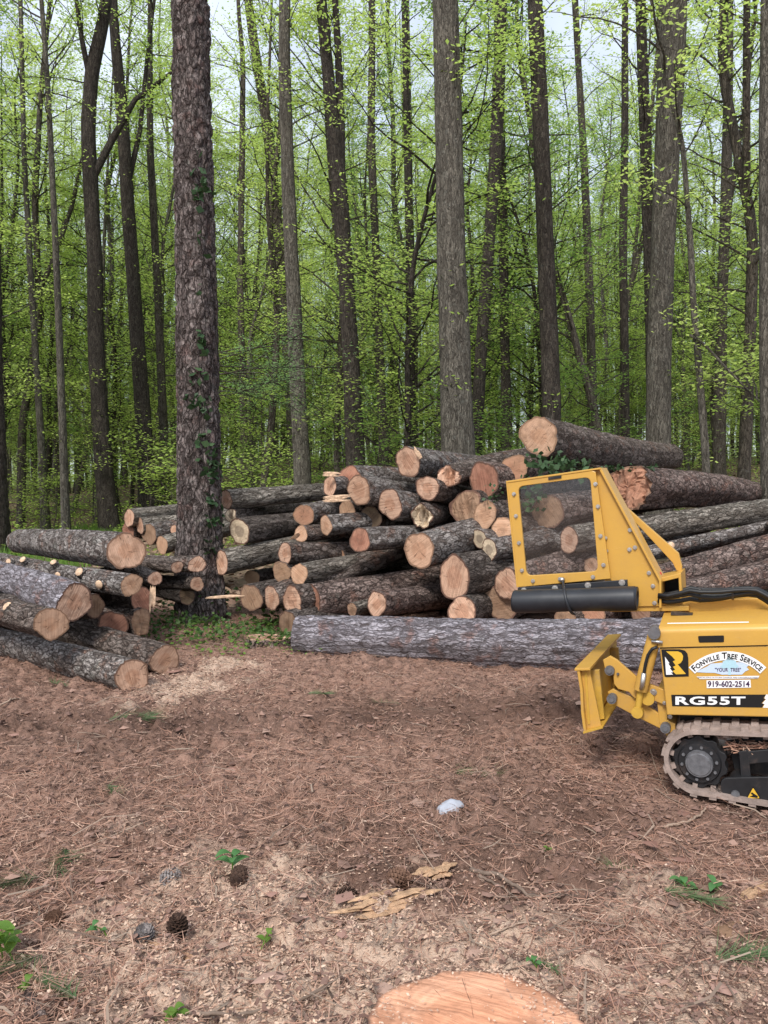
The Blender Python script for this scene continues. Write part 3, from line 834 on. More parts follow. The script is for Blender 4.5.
splinter(at(153, 584, 7.0), at(152, 613, 6.95), .05, .015, 'upright pale splinter of wood standing in the left pile')
splinter(at(322, 499.5, 8.75), at(352, 497.5, 8.75), .07, .02, 'pale splintered board sticking out left between the top logs')
splinter(at(322, 474, 9.0), at(342, 474.5, 9.0), .05, .015, 'short pale splinter lying flat on the stubby log end')
splinter(at(421, 459, 9.05), at(414, 446, 9.05), .04, .02, 'torn splinter standing up from the topmost pink-faced log')
splinter(at(205, 598, 7.95), at(262, 594, 7.9), .02, .018, 'thin pale stick poking out left above the greenery', 'stick', n=2)
splinter(at(300, 533, 8.5), at(290, 541, 8.5), .03, .02, 'ragged strip of bark hanging beside the small orange log end', 'bark_strip', 'cut_brown')

# ------------------------------------------------------------------ leaf helpers
def leaf_quads(P, size, up=.6, asp=.6, seed=0, droop=0.0):
    rs = np.random.default_rng(seed)
    n = len(P)
    nrm = rs.normal(size=(n, 3)); nrm /= np.linalg.norm(nrm, axis=1)[:, None]
    nrm[:, 2] = np.abs(nrm[:, 2]); nrm = nrm * (1 - up) + np.array([0, 0, up]); nrm /= np.linalg.norm(nrm, axis=1)[:, None]
    a = rs.normal(size=(n, 3)); a -= nrm * (a * nrm).sum(1)[:, None]; a /= np.linalg.norm(a, axis=1)[:, None]
    a[:, 2] -= droop; a /= np.linalg.norm(a, axis=1)[:, None]
    b_ = np.cross(nrm, a)
    s = size * (.6 + .7 * rs.random(n))[:, None]
    V = np.stack([P - a * s * .5, P + b_ * s * asp * .5 - a * s * .05, P + a * s * .55, P - b_ * s * asp * .5 - a * s * .05], 1).reshape(-1, 3)
    return V, np.arange(n * 4).reshape(-1, 4)


def leaf_mesh(name, P, size, mat, **kw):
    V, Qd = leaf_quads(np.asarray(P), size, **kw)
    return mesh_np(name, V, Qd, mat=mat)


def grow_crown(rs, trunk_at, t0, t1, nb, blen, elev=(.2, .9), twigs=6, lpt=18, thin=.02, leafspread=.16, az=None):
    """branches into an MB, leaf positions into an array; trunk_at(t) -> point"""
    mb = MB(); LP = []
    for i in range(nb):
        t = t0 + (t1 - t0) * (i + rs.random()) / nb
        p = np.array(trunk_at(t), float)
        a = rs.random() * 2 * np.pi if az is None else az[0] + (az[1] - az[0]) * rs.random()
        el = elev[0] + (elev[1] - elev[0]) * rs.random()
        L = blen(t) * (.55 + .7 * rs.random())
        dr = np.array([math.cos(a) * math.cos(el), math.sin(a) * math.cos(el), math.sin(el)])
        pts = [p]; k = 7
        for s_ in range(k):
            dr = dr + rs.normal(0, .14, 3) + np.array([0, 0, .03]); dr /= np.linalg.norm(dr)
            pts.append(pts[-1] + dr * L / k)
        pts = np.array(pts)
        mb.tube(pts, np.linspace(thin * (.7 + L * .22), .004, k + 1), 4, False)
        for w in range(twigs):
            f = .25 + .75 * rs.random()
            q = pts[min(k, int(f * k))] + (pts[min(k, int(f * k) + 1)] - pts[min(k, int(f * k))]) * rs.random()
            td = dr * .5 + rs.normal(0, .7, 3); td[2] = td[2] * .45 + .05; td /= np.linalg.norm(td)
            tl = (.35 + .7 * rs.random()) * min(1.0, .35 + L * .3)
            tp = np.array([q, q + td * tl * .5 + rs.normal(0, .04, 3), q + td * tl])
            mb.tube(tp, [.006, .005, .003], 3, False)
            m_ = int(lpt * (.6 + .8 * rs.random()))
            ff = rs.random(m_)[:, None]
            base = q + td * tl * ff
            LP.append(base + rs.normal(0, leafspread, (m_, 3)) * np.array([1, 1, .45]))
    return mb, (np.concatenate(LP) if LP else np.zeros((0, 3)))


def swept(pts, rad, seg, step, seed, amp=.05, plates=False, flare=0):
    pts = np.asarray(pts, float); rad = np.asarray(rad, float)
    s = np.concatenate([[0], np.cumsum(np.linalg.norm(np.diff(pts, axis=0), axis=1))])
    n = int(s[-1] / step) + 2
    t = np.linspace(0, s[-1], n)
    # smooth interpolation
    P_ = np.stack([np.interp(t, s, pts[:, k]) for k in range(3)], 1); r_ = np.interp(t, s, rad)
    w = max(1, int(.5 / step))
    ker = np.ones(2 * w + 1) / (2 * w + 1)
    for k in range(2):
        P_[:, k] = np.convolve(np.pad(P_[:, k], w, mode='reflect', reflect_type='odd'), ker, 'valid')
    rs = np.random.default_rng(seed)
    th = np.arange(seg) * 2 * np.pi / seg
    wob = 1 + .04 * np.cos(2 * th + rs.random() * 6) + .025 * np.cos(3 * th + rs.random() * 6)
    rr = r_[:, None] * wob[None]
    if flare:
        fl = np.exp(-(t / (flare * 1.6)))[:, None]
        rr = rr * (1 + fl * (.28 + .16 * np.cos(4 * th + rs.random() * 6) + .1 * np.cos(7 * th + 1))[None])
    X = P_[:, 0][:, None] + np.cos(th)[None] * rr; Y = P_[:, 1][:, None] + np.sin(th)[None] * rr; Z = np.repeat(P_[:, 2][:, None], seg, 1)
    V = np.stack([X, Y, Z], -1).reshape(-1, 3)
    nz = amp * fbm(V * np.array([6, 6, 2.5]) + seed, 3, seed)
    dirs = np.stack([np.cos(th), np.sin(th), 0 * th], 1)
    D = np.tile(dirs, (n, 1))
    disp = nz * np.repeat(r_, seg)
    if plates:
        wv = V + .05 * np.stack([fbm(V * 7, 2, 3), fbm(V * 7 + 9, 2, 4), fbm(V * 5 + 4, 2, 5)], 1)
        disp = disp + .028 * np.clip(worley(wv * np.array([13, 13, 4.4]), seed) * 3.0, 0, 1) + .006 * fbm(V * 40, 2, 9)
    V = V + D * disp[:, None]
    i = np.arange(n - 1)[:, None] * seg; j = np.arange(seg)[None]; k = (j + 1) % seg
    Qd = np.stack([i + j, i + k, i + seg + k, i + seg + j], -1).reshape(-1, 4)
    return V, Qd, P_, r_


def traced_tree(name, label, d, pts, bark, leaf, top=14, seg=16, step=.15, plates=False, nb=10, crown_from=None, limbs=(), group='tall trunks standing behind the log piles', leaves=True, leafn=16, lsize=.085, sparse=0, blen=1.8):
    sd = int(abs(pts[0][0]) * 7 + d * 31) % 9999
    rs = np.random.default_rng(sd)
    W = [at(x, y, d) for x, y, w in pts]; r_ = [w / 2 * d / F for x, y, w in pts]
    order = np.argsort([p[2] for p in W]); W = [W[i] for i in order]; r_ = [r_[i] for i in order]
    base = W[0].copy(); gzb = float(gz(base[0], base[1])[0])
    if base[2] > gzb + .05:
        W = [np.array([base[0] + (base[0] - W[1][0]) * .0, base[1], gzb - .1])] + W; r_ = [r_[0] * 1.12] + r_
    else:
        W[0][2] = gzb - .1
    org = W[0] + np.array([0, 0, .1])
    # above the frame
    dirv = W[-1] - W[-2]; dirv = dirv / max(.1, dirv[2])
    dirv[:2] = np.clip(dirv[:2], -.15, .15)
    zt = W[-1][2]; rt = r_[-1]
    top = max(top, zt + 4.5)
    for k in range(1, 4):
        W.append(W[-1] + dirv * (top - zt) / 3 * .98 + np.array([rs.normal(0, .08), rs.normal(0, .08), 0])); r_.append(rt * (1 - .28 * k))
    root = thing(name, label, 'tree', org, group)
    V, Qd, PP, RR = swept(np.array(W) - org, r_, seg, step, sd, plates=plates, flare=.35 if r_[0] > .1 else .15)
    mb = MB(); mb.add(V, Qd)
    LPs = []
    for lp in limbs:
        ps = np.array([at(x, y, d + dz) for x, y, w, dz in lp]) - org
        mb.tube(ps, [w / 2 * d / F for x, y, w, dz in lp], 8, False)
        q = ps[-1]
        m2, l2 = grow_crown(rs, lambda t: ps[0] + (ps[-1] - ps[0]) * t, .4, 1.0, 5, lambda t: 1.0, lpt=leafn)
        for v_, q_ in zip([np.concatenate(m2.V)], [np.concatenate(m2.Q)]): mb.add(v_, q_)
        LPs.append(l2)
    H = top - org[2]
    if nb:
        zz = PP[:, 2]
        tr = lambda t: np.array([np.interp(t * H, zz, PP[:, k]) for k in range(3)])
        m2, l2 = grow_crown(rs, tr, crown_from or .55, .98, nb, lambda t: blen, lpt=leafn, twigs=7)
        mb.add(np.concatenate(m2.V), np.concatenate(m2.Q)); LPs.append(l2)
    if sparse:
        zz = PP[:, 2]
        tr = lambda t: np.array([np.interp(t * H, zz, PP[:, k]) for k in range(3)])
        m2, l2 = grow_crown(rs, tr, .1, .6, sparse, lambda t: .5, lpt=7, twigs=3, thin=.008)
        mb.add(np.concatenate(m2.V), np.concatenate(m2.Q)); LPs.append(l2)
    mb.build('trunk', M[bark], root, True)
    if leaves and LPs:
        link('crown', leaf_mesh('crown', np.concatenate(LPs), lsize, M[leaf], seed=sd), root)
    return root


# the big pine by the piles
pine = traced_tree('pine_tree', 'big red-brown pine trunk with plated bark standing between the two log piles', 8.7,
                   [(189, -40, 32), (190, 0, 33), (193, 120, 35), (196, 250, 37), (198, 400, 39.5), (199.5, 520, 41), (200.5, 600, 43), (201, 622, 45)],
                   'pine', 'leafC', top=17, seg=110, step=.022, plates=True, nb=8, crown_from=.78, group=None)
TT = [
    ('dark_pine', 'dark pine trunk cut off by the left edge of the picture', 16.5, [(-14, -20, 16), (-12, 200, 18), (-8, 400, 20), (-3, 552, 23)], 'trunk_dark', 'leafC', dict(nb=6, seg=24, plates=True, step=.06)),
    ('forked_tree', 'dark forked trunk left of the big pine with a limb reaching right', 22, [(108, -20, 10), (104, 20, 11), (92, 70, 13), (88, 130, 13), (91, 190, 14), (95, 260, 14), (96, 340, 15), (101, 430, 16), (110, 535, 19)], 'trunk_dark', 'leafA',
     dict(limbs=[[(94, 175, 8, 0), (112, 140, 7, .2), (135, 100, 5, .4), (172, 72, 3, .6)], [(89, 75, 6, 0), (82, 40, 5, -.2), (77, 5, 4, -.3), (74, -30, 3, -.4)]], sparse=4)),
    ('dark_tree', 'dark straight trunk just right of the forked trunk', 24, [(111, -20, 9), (116, 50, 10), (122, 110, 12), (127, 190, 13), (134, 290, 14), (142, 400, 16), (149, 510, 19)], 'trunk_dark', 'leafA', dict(limbs=[[(127, 190, 6, 0), (140, 130, 5, .3), (147, 60, 4, .5), (155, -5, 3, .6)]], sparse=4)),
    ('slim_tree', 'slim brown trunk leaning left directly behind the grey one right of the pine', 23, [(247, -10, 8), (255, 50, 9), (268, 130, 10), (276, 210, 10), (285, 300, 11), (291, 400, 11), (296, 485, 12)], 'trunk_mid', 'leafA', dict(sparse=3)),
    ('grey_tree', 'grey-brown trunk standing above the left end of the right pile', 18, [(285, -10, 11), (284, 60, 12), (287, 150, 13), (291, 250, 14), (297, 370, 16), (303, 490, 18)], 'trunk_grey', 'leafA', dict(sparse=4)),
    ('dark_twin_tree', 'dark trunk that splits in two high above the right pile', 18, [(320, -10, 10), (326, 50, 11), (332, 120, 13), (340, 190, 15), (346, 280, 15), (352, 380, 17), (356, 480, 19)], 'trunk_dark', 'leafA', dict(limbs=[[(341, 195, 9, 0), (341, 120, 8, .1), (338, 50, 7, .1), (334, -20, 6, .1)]], sparse=5)),
    ('stout_grey_tree', 'stoutest grey trunk at the centre of the wood above the pile', 13.5, [(444, -20, 23), (445, 0, 24), (448, 120, 26), (451, 250, 28), (455, 380, 31), (458, 470, 34)], 'trunk_grey', 'leafA', dict(seg=32, step=.07, sparse=12, top=15)),
    ('leaning_tree', 'dark trunk leaning right behind the stout grey trunk', 21, [(501, -20, 12), (500, 50, 12), (496, 150, 13), (490, 230, 12), (483, 320, 12), (477, 420, 13), (473, 480, 14)], 'trunk_dark', 'leafA', dict(sparse=4)),
    ('thin_dark_tree', 'thin dark upright trunk crossing the leaning one', 24, [(498, 40, 7), (501, 130, 8), (503, 230, 9), (505, 350, 9), (508, 460, 11)], 'trunk_dark', 'leafB', dict(sparse=3)),
    ('black_barked_tree', 'straight near-black trunk above the yellow guard', 16, [(534, -20, 13), (536, 20, 14), (541, 130, 15), (545, 230, 16), (550, 350, 17), (553, 450, 18)], 'trunk_dark', 'leafA', dict(seg=24, step=.08, sparse=5)),
    ('broad_grey_tree', 'broad grey-brown trunk on the right behind the uppermost log', 15.5, [(674, -20, 24), (672, 40, 25), (667, 150, 23), (662, 260, 22), (659, 360, 22), (658, 470, 24)], 'trunk_grey', 'leafA', dict(seg=30, step=.08, sparse=10)),
    ('dark_tree', 'dark trunk pressed against the left side of the broad grey trunk', 18.5, [(640, -20, 10), (643, 80, 11), (647, 180, 12), (651, 300, 13), (655, 460, 14)], 'trunk_dark', 'leafA', dict(sparse=4)),
    ('grey_tree', 'grey trunk running up the right edge of the picture', 11, [(767, -20, 12), (766, 150, 14), (767, 300, 15), (769, 470, 17), (771, 530, 19)], 'trunk_grey', 'leafA', dict(seg=24, sparse=2)),
    ('slim_tree', 'slim dark trunk between the broad grey trunk and the right edge', 24, [(729, -20, 8), (728, 100, 9), (726, 200, 10), (722, 300, 10), (719, 460, 12)], 'trunk_mid', 'leafA', dict(sparse=5)),
    ('crooked_sapling', 'crooked thin tree with bare twisting stem right of the broad grey trunk', 13, [(657, 30, 2.5), (668, 90, 4), (683, 140, 5), (687, 200, 5), (690, 230, 6), (693, 300, 6), (700, 380, 7), (707, 470, 8)], 'trunk_grey', 'leafB', dict(top=8.8, nb=14, crown_from=.45, sparse=3, leafn=22, limbs=[[(690, 335, 2.5, 0), (705, 345, 2.5, -.2), (730, 372, 2, -.4), (760, 402, 1.3, -.6)]])),
    ('slim_tree', 'slim trunk rising between the black-barked and broad grey trunks', 26, [(574, -20, 6), (578, 60, 6), (584, 160, 7), (589, 280, 8), (594, 450, 9)], 'trunk_mid', 'leafB', dict(sparse=5)),
    ('slim_tree', 'slim dark trunk a little left of the broad grey trunk', 27, [(625, -20, 6), (625, 120, 7), (623, 250, 8), (626, 460, 9)], 'trunk_dark', 'leafB', dict(sparse=5)),
    ('slim_tree', 'slim trunk halfway between the split dark trunk and the stout grey trunk', 25, [(372, -20, 7), (372, 60, 7), (371, 140, 8), (376, 250, 8), (380, 350, 8), (384, 470, 10)], 'trunk_mid', 'leafB', dict(sparse=6)),
    ('slim_tree', 'slim dark trunk close on the left of the stout grey trunk', 26, [(404, -20, 6), (407, 120, 7), (410, 250, 9), (411, 380, 9), (412, 470, 10)], 'trunk_dark', 'leafA', dict(sparse=6)),
    ('slim_tree', 'slim pale trunk far left with ascending twigs', 19, [(40, -20, 4), (48, 90, 5), (54, 210, 6), (60, 350, 7), (66, 530, 9)], 'trunk_grey', 'leafB', dict(sparse=8)),
    ('slim_tree', 'slim trunk between the far left pale one and the forked trunk', 22, [(20, -20, 4), (24, 150, 5), (31, 280, 6), (40, 420, 7), (46, 530, 9)], 'trunk_grey', 'leafB', dict(sparse=8)),
    ('slim_tree', 'slim dark trunk just right of the big pine', 24, [(243, 60, 5), (242, 160, 6), (240, 280, 6), (243, 400, 7), (246, 490, 8)], 'trunk_mid', 'leafB', dict(sparse=7)),
    ('slim_tree', 'slim trunk just left of the big pine, leaning right towards it', 25, [(150, 20, 5), (150, 150, 7), (158, 300, 8), (163, 420, 9), (166, 520, 10)], 'trunk_mid', 'leafA', dict(sparse=6)),
]
for name, lab, d, pts, bk, lf, o in TT:
    traced_tree(name, lab, d, pts, bk, lf, **o)

# ------------------------------------------------------------------ the wood behind: shared tree meshes, one object per tree
VAR = []
for v in range(10):
    rs = np.random.default_rng(900 + v)
    H = 11 + 12 * rs.random(); H = [10, 13, 15, 17, 18, 20, 21, 22, 14, 12][v]
    r0 = .045 + H * .0036
    n = 8
    pts = np.zeros((n, 3)); pts[:, 2] = np.linspace(-.15, H, n)
    pts[1:, :2] = np.cumsum(rs.normal(0, .24, (n - 1, 2)), axis=0)
    rad = r0 * (1 - .8 * np.linspace(0, 1, n) ** 1.2)
    V, Qd, PP, RR = swept(pts, rad, 9, .4, 60 + v, amp=.08)
    mb = MB(); mb.add(V, Qd)
    if v % 2:
        f0 = .25 + .2 * rs.random(); az_ = rs.random() * 6.28; hh = H * f0
        b0 = np.array([np.interp(hh, PP[:, 2], PP[:, k]) for k in range(3)]); dl = np.array([math.cos(az_), math.sin(az_), 0])
        mb.tube([b0, b0 + dl * .35 + [0, 0, .9], b0 + dl * .8 + [0, 0, 2.6], b0 + dl * 1.1 + [0, 0, 5], b0 + dl * 1.5 + [0, 0, H * .55]], r0 * np.array([.62, .58, .5, .4, .1]), 8, False)
    tr = lambda t: np.array([np.interp(t * H, PP[:, 2], PP[:, k]) for k in range(3)])
    m2, lp = grow_crown(rs, tr, .13, .98, int(27 + H * 2.2), lambda t: (.9 + 1.9 * math.sin(math.pi * min(1, t * .85 + .1))), twigs=7, lpt=29, elev=(.0, .95), leafspread=.17)
    mb.add(np.concatenate(m2.V), np.concatenate(m2.Q))
    tm = mb.mesh('trunk', M[['trunk_dark', 'trunk_mid', 'trunk_grey'][v % 3]], True)
    cm = leaf_mesh('crown', lp, .084, M[['leafA', 'leafB', 'leafA', 'leafB', 'leafC'][v % 5]], seed=v)
    VAR.append((tm, cm, H))
occupied = []
for name, lab, d, pts, bk, lf, o in TT:
    p = at(pts[-1][0], 500, d); occupied.append((p[0], p[1]))
rs = np.random.default_rng(77)
n_far = 0; tries = 0
LABF = {0: 'slender leafy tree with thin trunk in the first rows of the wood', 1: 'thin leafy tree in the middle depth of the wood', 2: 'thin distant tree far back in the wood with hazy spring leaves'}
while n_far < 262 and tries < 9000:
    tries += 1
    u = rs.random()
    y = 16.5 + 64 * u ** .8
    x = (rs.random() * 2 - 1) * (y * .60 + 2.5)
    mind = 1.3 if y < 30 else 1.5
    if any((x - a) ** 2 + (y - b_) ** 2 < mind ** 2 for a, b_ in occupied): continue
    occupied.append((x, y))
    v = rs.integers(0, 10)
    tm, cm, H = VAR[v]
    band = 0 if y < 27 else (1 if y < 48 else 2)
    sp = ['dark', 'brown', 'grey'][v % 3]
    lt = ['green', 'yellow-green', 'green', 'yellow-green', 'deep green'][v % 5]
    lab = {0: f'slender {sp}-barked tree with {lt} leaves in the nearer rows of the wood', 1: f'thin {sp} tree with {lt} leaves in the middle depth of the wood', 2: f'far-off thin {sp} tree with {lt} leaves at the back of the wood'}[band]
    root = thing('woodland_tree', lab, 'tree', (x, y, float(gz(x, y)[0])), 'young trees filling the wood behind the piles')
    root.rotation_euler = (rs.normal(0, .055), rs.normal(0, .055), rs.random() * 6.28)
    s = .85 + .4 * rs.random() + (.2 if band == 2 else 0)
    root.scale = (s, s, s)
    link('trunk', tm, root); link('crown', cm, root)
    n_far += 1

# the far wood that reads as one mass
rs = np.random.default_rng(88); mb = MB(); LP = []
for i in range(430):
    y = rs.uniform(66, 135); x = (rs.random() * 2 - 1) * y * .62; H = rs.uniform(20, 31); z0 = float(gz(x, y)[0])
    mb.tube([[x, y, z0 - .3], [x + rs.normal(0, .3), y, z0 + H * .5], [x + rs.normal(0, .6), y, z0 + H]], [rs.uniform(.09, .2), .10, .03], 6, False)
    m_ = 620; hh = z0 + H * (.02 + .98 * rs.random(m_) ** 1.5); sp_ = 2.6
    LP.append(np.stack([x + rs.normal(0, sp_, m_), y + rs.normal(0, sp_, m_), hh], 1))
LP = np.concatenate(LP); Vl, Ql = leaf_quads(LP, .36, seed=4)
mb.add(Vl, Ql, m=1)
tag(mb.build('distant_wood', [M['trunk_mid'], M['leafHaze']]), 'distant mass of trunks and haze-paled green leaves closing the view', 'woodland', None, 'stuff')

# saplings and low shrubs
SV = []
for v in range(5):
    rs = np.random.default_rng(500 + v); H = [2.2, 3.2, 4.2, 1.6, 2.7][v]
    n = 6; pts = np.zeros((n, 3)); pts[:, 2] = np.linspace(-.05, H, n); pts[1:, :2] = np.cumsum(rs.normal(0, .08, (n - 1, 2)), axis=0)
    mb = MB(); mb.tube(pts, np.linspace(.022, .005, n), 6, False)
    tr = lambda t: np.array([np.interp(t * H, pts[:, 2], pts[:, k]) for k in range(3)])
    m2, lp = grow_crown(rs, tr, .12, 1, 22, lambda t: .9, twigs=4, lpt=13, elev=(-.05, .6), thin=.009, leafspread=.12)
    mb.add(np.concatenate(m2.V), np.concatenate(m2.Q))
    SV.append((mb.mesh('stem', M['trunk_mid']), leaf_mesh('foliage', lp, .085, M[['leafA', 'leafC', 'leafB'][v % 3]], seed=v)))
rs = np.random.default_rng(33)
for i in range(75):
    y = 14.5 + 26 * rs.random(); x = (rs.random() * 2 - 1) * (y * .55 + 1)
    if y < 16 and x > -2: y += 5
    if x < -.25 * y and y < 18: y += 8
    v = rs.integers(0, 5)
    h = ['knee', 'tall', 'tallest', 'low', 'middling'][v]
    lab = ['bushy sapling with fresh green leaves rising from the forest floor', 'slim deep green sapling among the trunks', 'tall yellow-green sapling under the canopy', 'low green shrub close to the forest floor', 'deep green sapling of middling height among the trunks'][v]
    root = thing('sapling', lab + (' near the piles' if y < 20 else ' farther in the wood'), 'sapling', (x, y, float(gz(x, y)[0])), 'saplings on the forest floor')
    root.rotation_euler = (0, 0, rs.random() * 6.28); s = .8 + .5 * rs.random(); root.scale = (s, s, s)
    link('stem', SV[v][0], root); link('foliage', SV[v][1], root)

# pale feathery understory tree just right of the pine
rs = np.random.default_rng(4)
org = at(212, 500, 12.2); org[2] = float(gz(org[0], org[1])[0])
root = thing('understory_tree', 'small understory tree with pale feathery sprays spreading right of the pine', 'tree', org)
H = 3.7; mb = MB(); mb.tube([[0, 0, -.05], [.05, 0, 1.5], [.02, .03, 2.8], [.1, 0, 3.7]], [.035, .03, .022, .01], 7, False)
m2, lp = grow_crown(rs, lambda t: np.array([.05, 0, t * H]), .78, .98, 11, lambda t: 2.1, elev=(-.08, .14), twigs=10, lpt=42, leafspread=.09, az=(-.9, .9), thin=.01)
mb.add(np.concatenate(m2.V), np.concatenate(m2.Q)); mb.build('trunk', M['trunk_mid'], root, True)
lp[:, 2] = lp[:, 2] * 1.0
link('crown', leaf_mesh('crown', lp, .05, M['hemlock'], up=.85, asp=.4, seed=3), root)

# undergrowth (nobody could count it)
rs = np.random.default_rng(12)
P_ = []
for i in range(420):
    y = 15 + 32 * rs.random() ** 1.2; x = (rs.random() * 2 - 1) * (y * .6)
    m_ = rs.integers(25, 70)
    h = .12 + .5 * rs.random()
    q = rs.normal(0, 1, (m_, 3)) * np.array([.28, .28, 0]) + np.array([x, y, 0]); q[:, 2] = gz(q[:, 0], q[:, 1]) + .03 + h * rs.random(m_) ** 1.4
    P_.append(q)
tag(link('undergrowth', leaf_mesh('undergrowth', np.concatenate(P_), .095, M['leafA'], up=.5, seed=5)), 'low green leafy undergrowth covering the forest floor', 'undergrowth', None, 'stuff')
# greenery round the foot of the pine
P_ = []
for i in range(85):
    px_ = rs.uniform(150, 305); py_ = rs.uniform(606, 650); p = on_ground(px_, min(650, py_))
    if p[1] > 9.2: continue
    m_ = rs.integers(10, 30)
    q = rs.normal(0, .1, (m_, 3)) * np.array([1, 1, 0]) + p; q[:, 2] = gz(q[:, 0], q[:, 1]) + .02 + (.3 if py_ < 625 else .12) * rs.random(m_)
    P_.append(q)
tag(link('ground_ivy', leaf_mesh('ground_ivy', np.concatenate(P_), .05, M['leafG'], up=.35, asp=.8, seed=6)), 'dark and bright green creeping leaves at the foot of the pine', 'ground ivy', None, 'stuff')
P_ = []
for i in range(38):
    px_ = rs.uniform(175, 300); py_ = rs.uniform(628, 662); p = on_ground(px_, py_)
    m_ = rs.integers(6, 16)
    q = rs.normal(0, .08, (m_, 3)) * np.array([1, 1, 0]) + p; q[:, 2] = gz(q[:, 0], q[:, 1]) + .03 + .06 * rs.random(m_)
    P_.append(q)
tag(link('clover_patch', leaf_mesh('clover_patch', np.concatenate(P_), .035, M['weed'], up=.6, asp=.9, seed=8)), 'bright green low weeds on the ground between the two piles', 'weeds', None, 'stuff')
# grass behind the left pile
n = 9000
gxx = rs.uniform(-11, -5.5, n); gyy = rs.uniform(13, 24, n); k = gxx / gyy < -.33; gxx, gyy = gxx[k], gyy[k]; n = len(gxx)
a = rs.random(n) * 6.28; h = .1 + .2 * rs.random(n); w = .012
B = np.stack([gxx, gyy, gz(gxx, gyy)], 1); S = np.stack([np.cos(a), np.sin(a), 0 * a], 1) * w
tp = B + np.stack([rs.normal(0, .06, n), rs.normal(0, .06, n), h], 1)
tag(link('grass', mesh_np('grass', np.stack([B - S, B + S, tp], 1).reshape(-1, 3), tris=np.arange(n * 3).reshape(-1, 3), mat=M['weed'])), 'patch of fresh green grass behind the left pile', 'grass', None, 'stuff')


# ivy on the pine and on the log pile
def ivy(name, label, pts, size, seed, stem_pts=None):
    o = thing(name, label, 'ivy', tuple(pts.mean(0)))
    c_ = pts.mean(0)
    if stem_pts is not None:
        mb = MB(); mb.tube(np.array(stem_pts) - c_, .0035, 5, False); mb.build('stem', M['bark_dark'], o)
    link('leaves', leaf_mesh('leaves', pts - c_, size, M['ivy'], up=.15, asp=.85, seed=seed), o)


rs = np.random.default_rng(21)
P_ = []; stem = []
for y_, nn, spread in [(160, 4, 8), (185, 18, 10), (200, 8, 8), (335, 4, 6), (345, 10, 8), (375, 8, 10), (405, 26, 12), (440, 8, 9), (460, 22, 10), (478, 14, 10), (500, 14, 10), (520, 18, 12), (545, 16, 12), (240, 4, 8), (290, 3, 6)]:
    side = 4 if y_ < 460 else 17
    for k in range(nn):
        xx = 197 + side + rs.normal(0, spread * .6); xx = min(xx, 222)
        dx = (xx - 198) / 22
        P_.append(at(xx, y_ + rs.normal(0, 7), 8.7 - .29 * math.sqrt(max(0, 1 - min(1, dx * dx)))))
for y_ in range(560, 150, -15):
    stem.append(at(200 + (14 if y_ > 450 else 4) * math.sin(y_ * .05), y_, 8.42))
ivy('ivy_vine', 'dark ivy climbing in patches up the big pine trunk', np.array(P_), .085, 3, stem)
P_ = []
for k in range(190):
    xx = rs.uniform(526, 592) if k < 130 else rs.uniform(520, 545)
    yy = 461 + rs.normal(0, 6) + (xx - 526) * .1 if k < 130 else rs.uniform(466, 512)
    P_.append(at(xx, yy, 8.75 + rs.normal(0, .1)))
ivy('ivy_vine', 'green ivy trailing over the log pile below the uppermost log', np.array(P_), .085, 4)
P_ = [at(494 + rs.normal(0, 5), 497 + rs.normal(0, 6), 8.65) for k in range(30)]
ivy('ivy_vine', 'small sprig of ivy hanging beside the big red-brown log end', np.array(P_), .05, 5)
P_ = [at(600 + rs.uniform(0, 60), 466 + rs.normal(0, 2) + rs.uniform(0, 3), 8.9) for k in range(50)]
ivy('ivy_vine', 'sparse ivy on top of the thick torn red log', np.array(P_), .05, 6)

# ------------------------------------------------------------------ stump grinder
YAW = R(-26)
ORG = np.array([1.85, 3.71, 0.0])
cy_, sy_ = math.cos(YAW), math.sin(YAW)
AX = np.array([cy_, sy_, 0]); AV = np.array([-sy_, cy_, 0])


def loc(px, py, v):
    """machine coordinates (x along the machine, z up) of a pixel on the upright plane v"""
    r = ray(px, py); c0 = np.array([0, 0, CAMZ])
    t = ((ORG - c0) @ AV + v) / (r @ AV)
    w = c0 + r * t - ORG
    return float(w @ AX), float(w[2])


YEL = (.57, .325, .06)
mY, nt, b = newmat('machine_yellow_paint'); g = NG(nt)
tc = g.n('ShaderNodeTexCoord').outputs['Object']
nA = g.noise(tc, 6, 6, .7); nB = g.noise(tc, 60, 4, .7)
c = g.mix(g.ramp(nA, [(.3, 0), (.75, 1)]), YEL, (.50, .28, .06))
c = g.mix(g.ramp(nB, [(.6, 0), (.78, .45)]), c, (.33, .22, .12))
mps = g.n('ShaderNodeMapping', i_Scale=(6, 6, 60), i_Rotation=(0, .5, 0)); g.link(tc, mps.inputs['Vector'])
c = g.mix(g.ramp(g.noise(mps.outputs[0], 3, 3, .7), [(.66, 0), (.72, .4)]), c, (.70, .48, .2))
szz = g.n('ShaderNodeSeparateXYZ'); g.link(tc, szz.inputs[0])
low = g.math('MULTIPLY', g.math('SUBTRACT', .62, szz.outputs[2]), 1.6, True)
c = g.mix(g.math('MULTIPLY', low, g.ramp(g.noise(tc, 14, 6, .75), [(.42, 0), (.7, .75)])), c, (.30, .21, .15))
c = g.mix(g.ramp(g.noise(tc, 3, 8, .8), [(.55, 0), (.8, .3)]), c, (.36, .25, .15))
g.link(c, b.inputs['Base Color']); b.inputs['Specular IOR Level'].default_value = .4
g.link(g.ramp(nA, [(.3, .32), (.7, .5)]), b.inputs['Roughness'])
g.link(g.bump(nB, .12, .002), b.inputs['Normal'])
M['yellow'] = mY
M['worn'] = plain_mat('worn_yellow_steel', (.50, .30, .045), .55, .4, 0, .2, 8, .002, (.25, .19, .15), .75)
M['black'] = plain_mat('black_steel', (.018, .018, .02), .45, .4, 0, .3, 12, .001, (.16, .11, .085), .5)
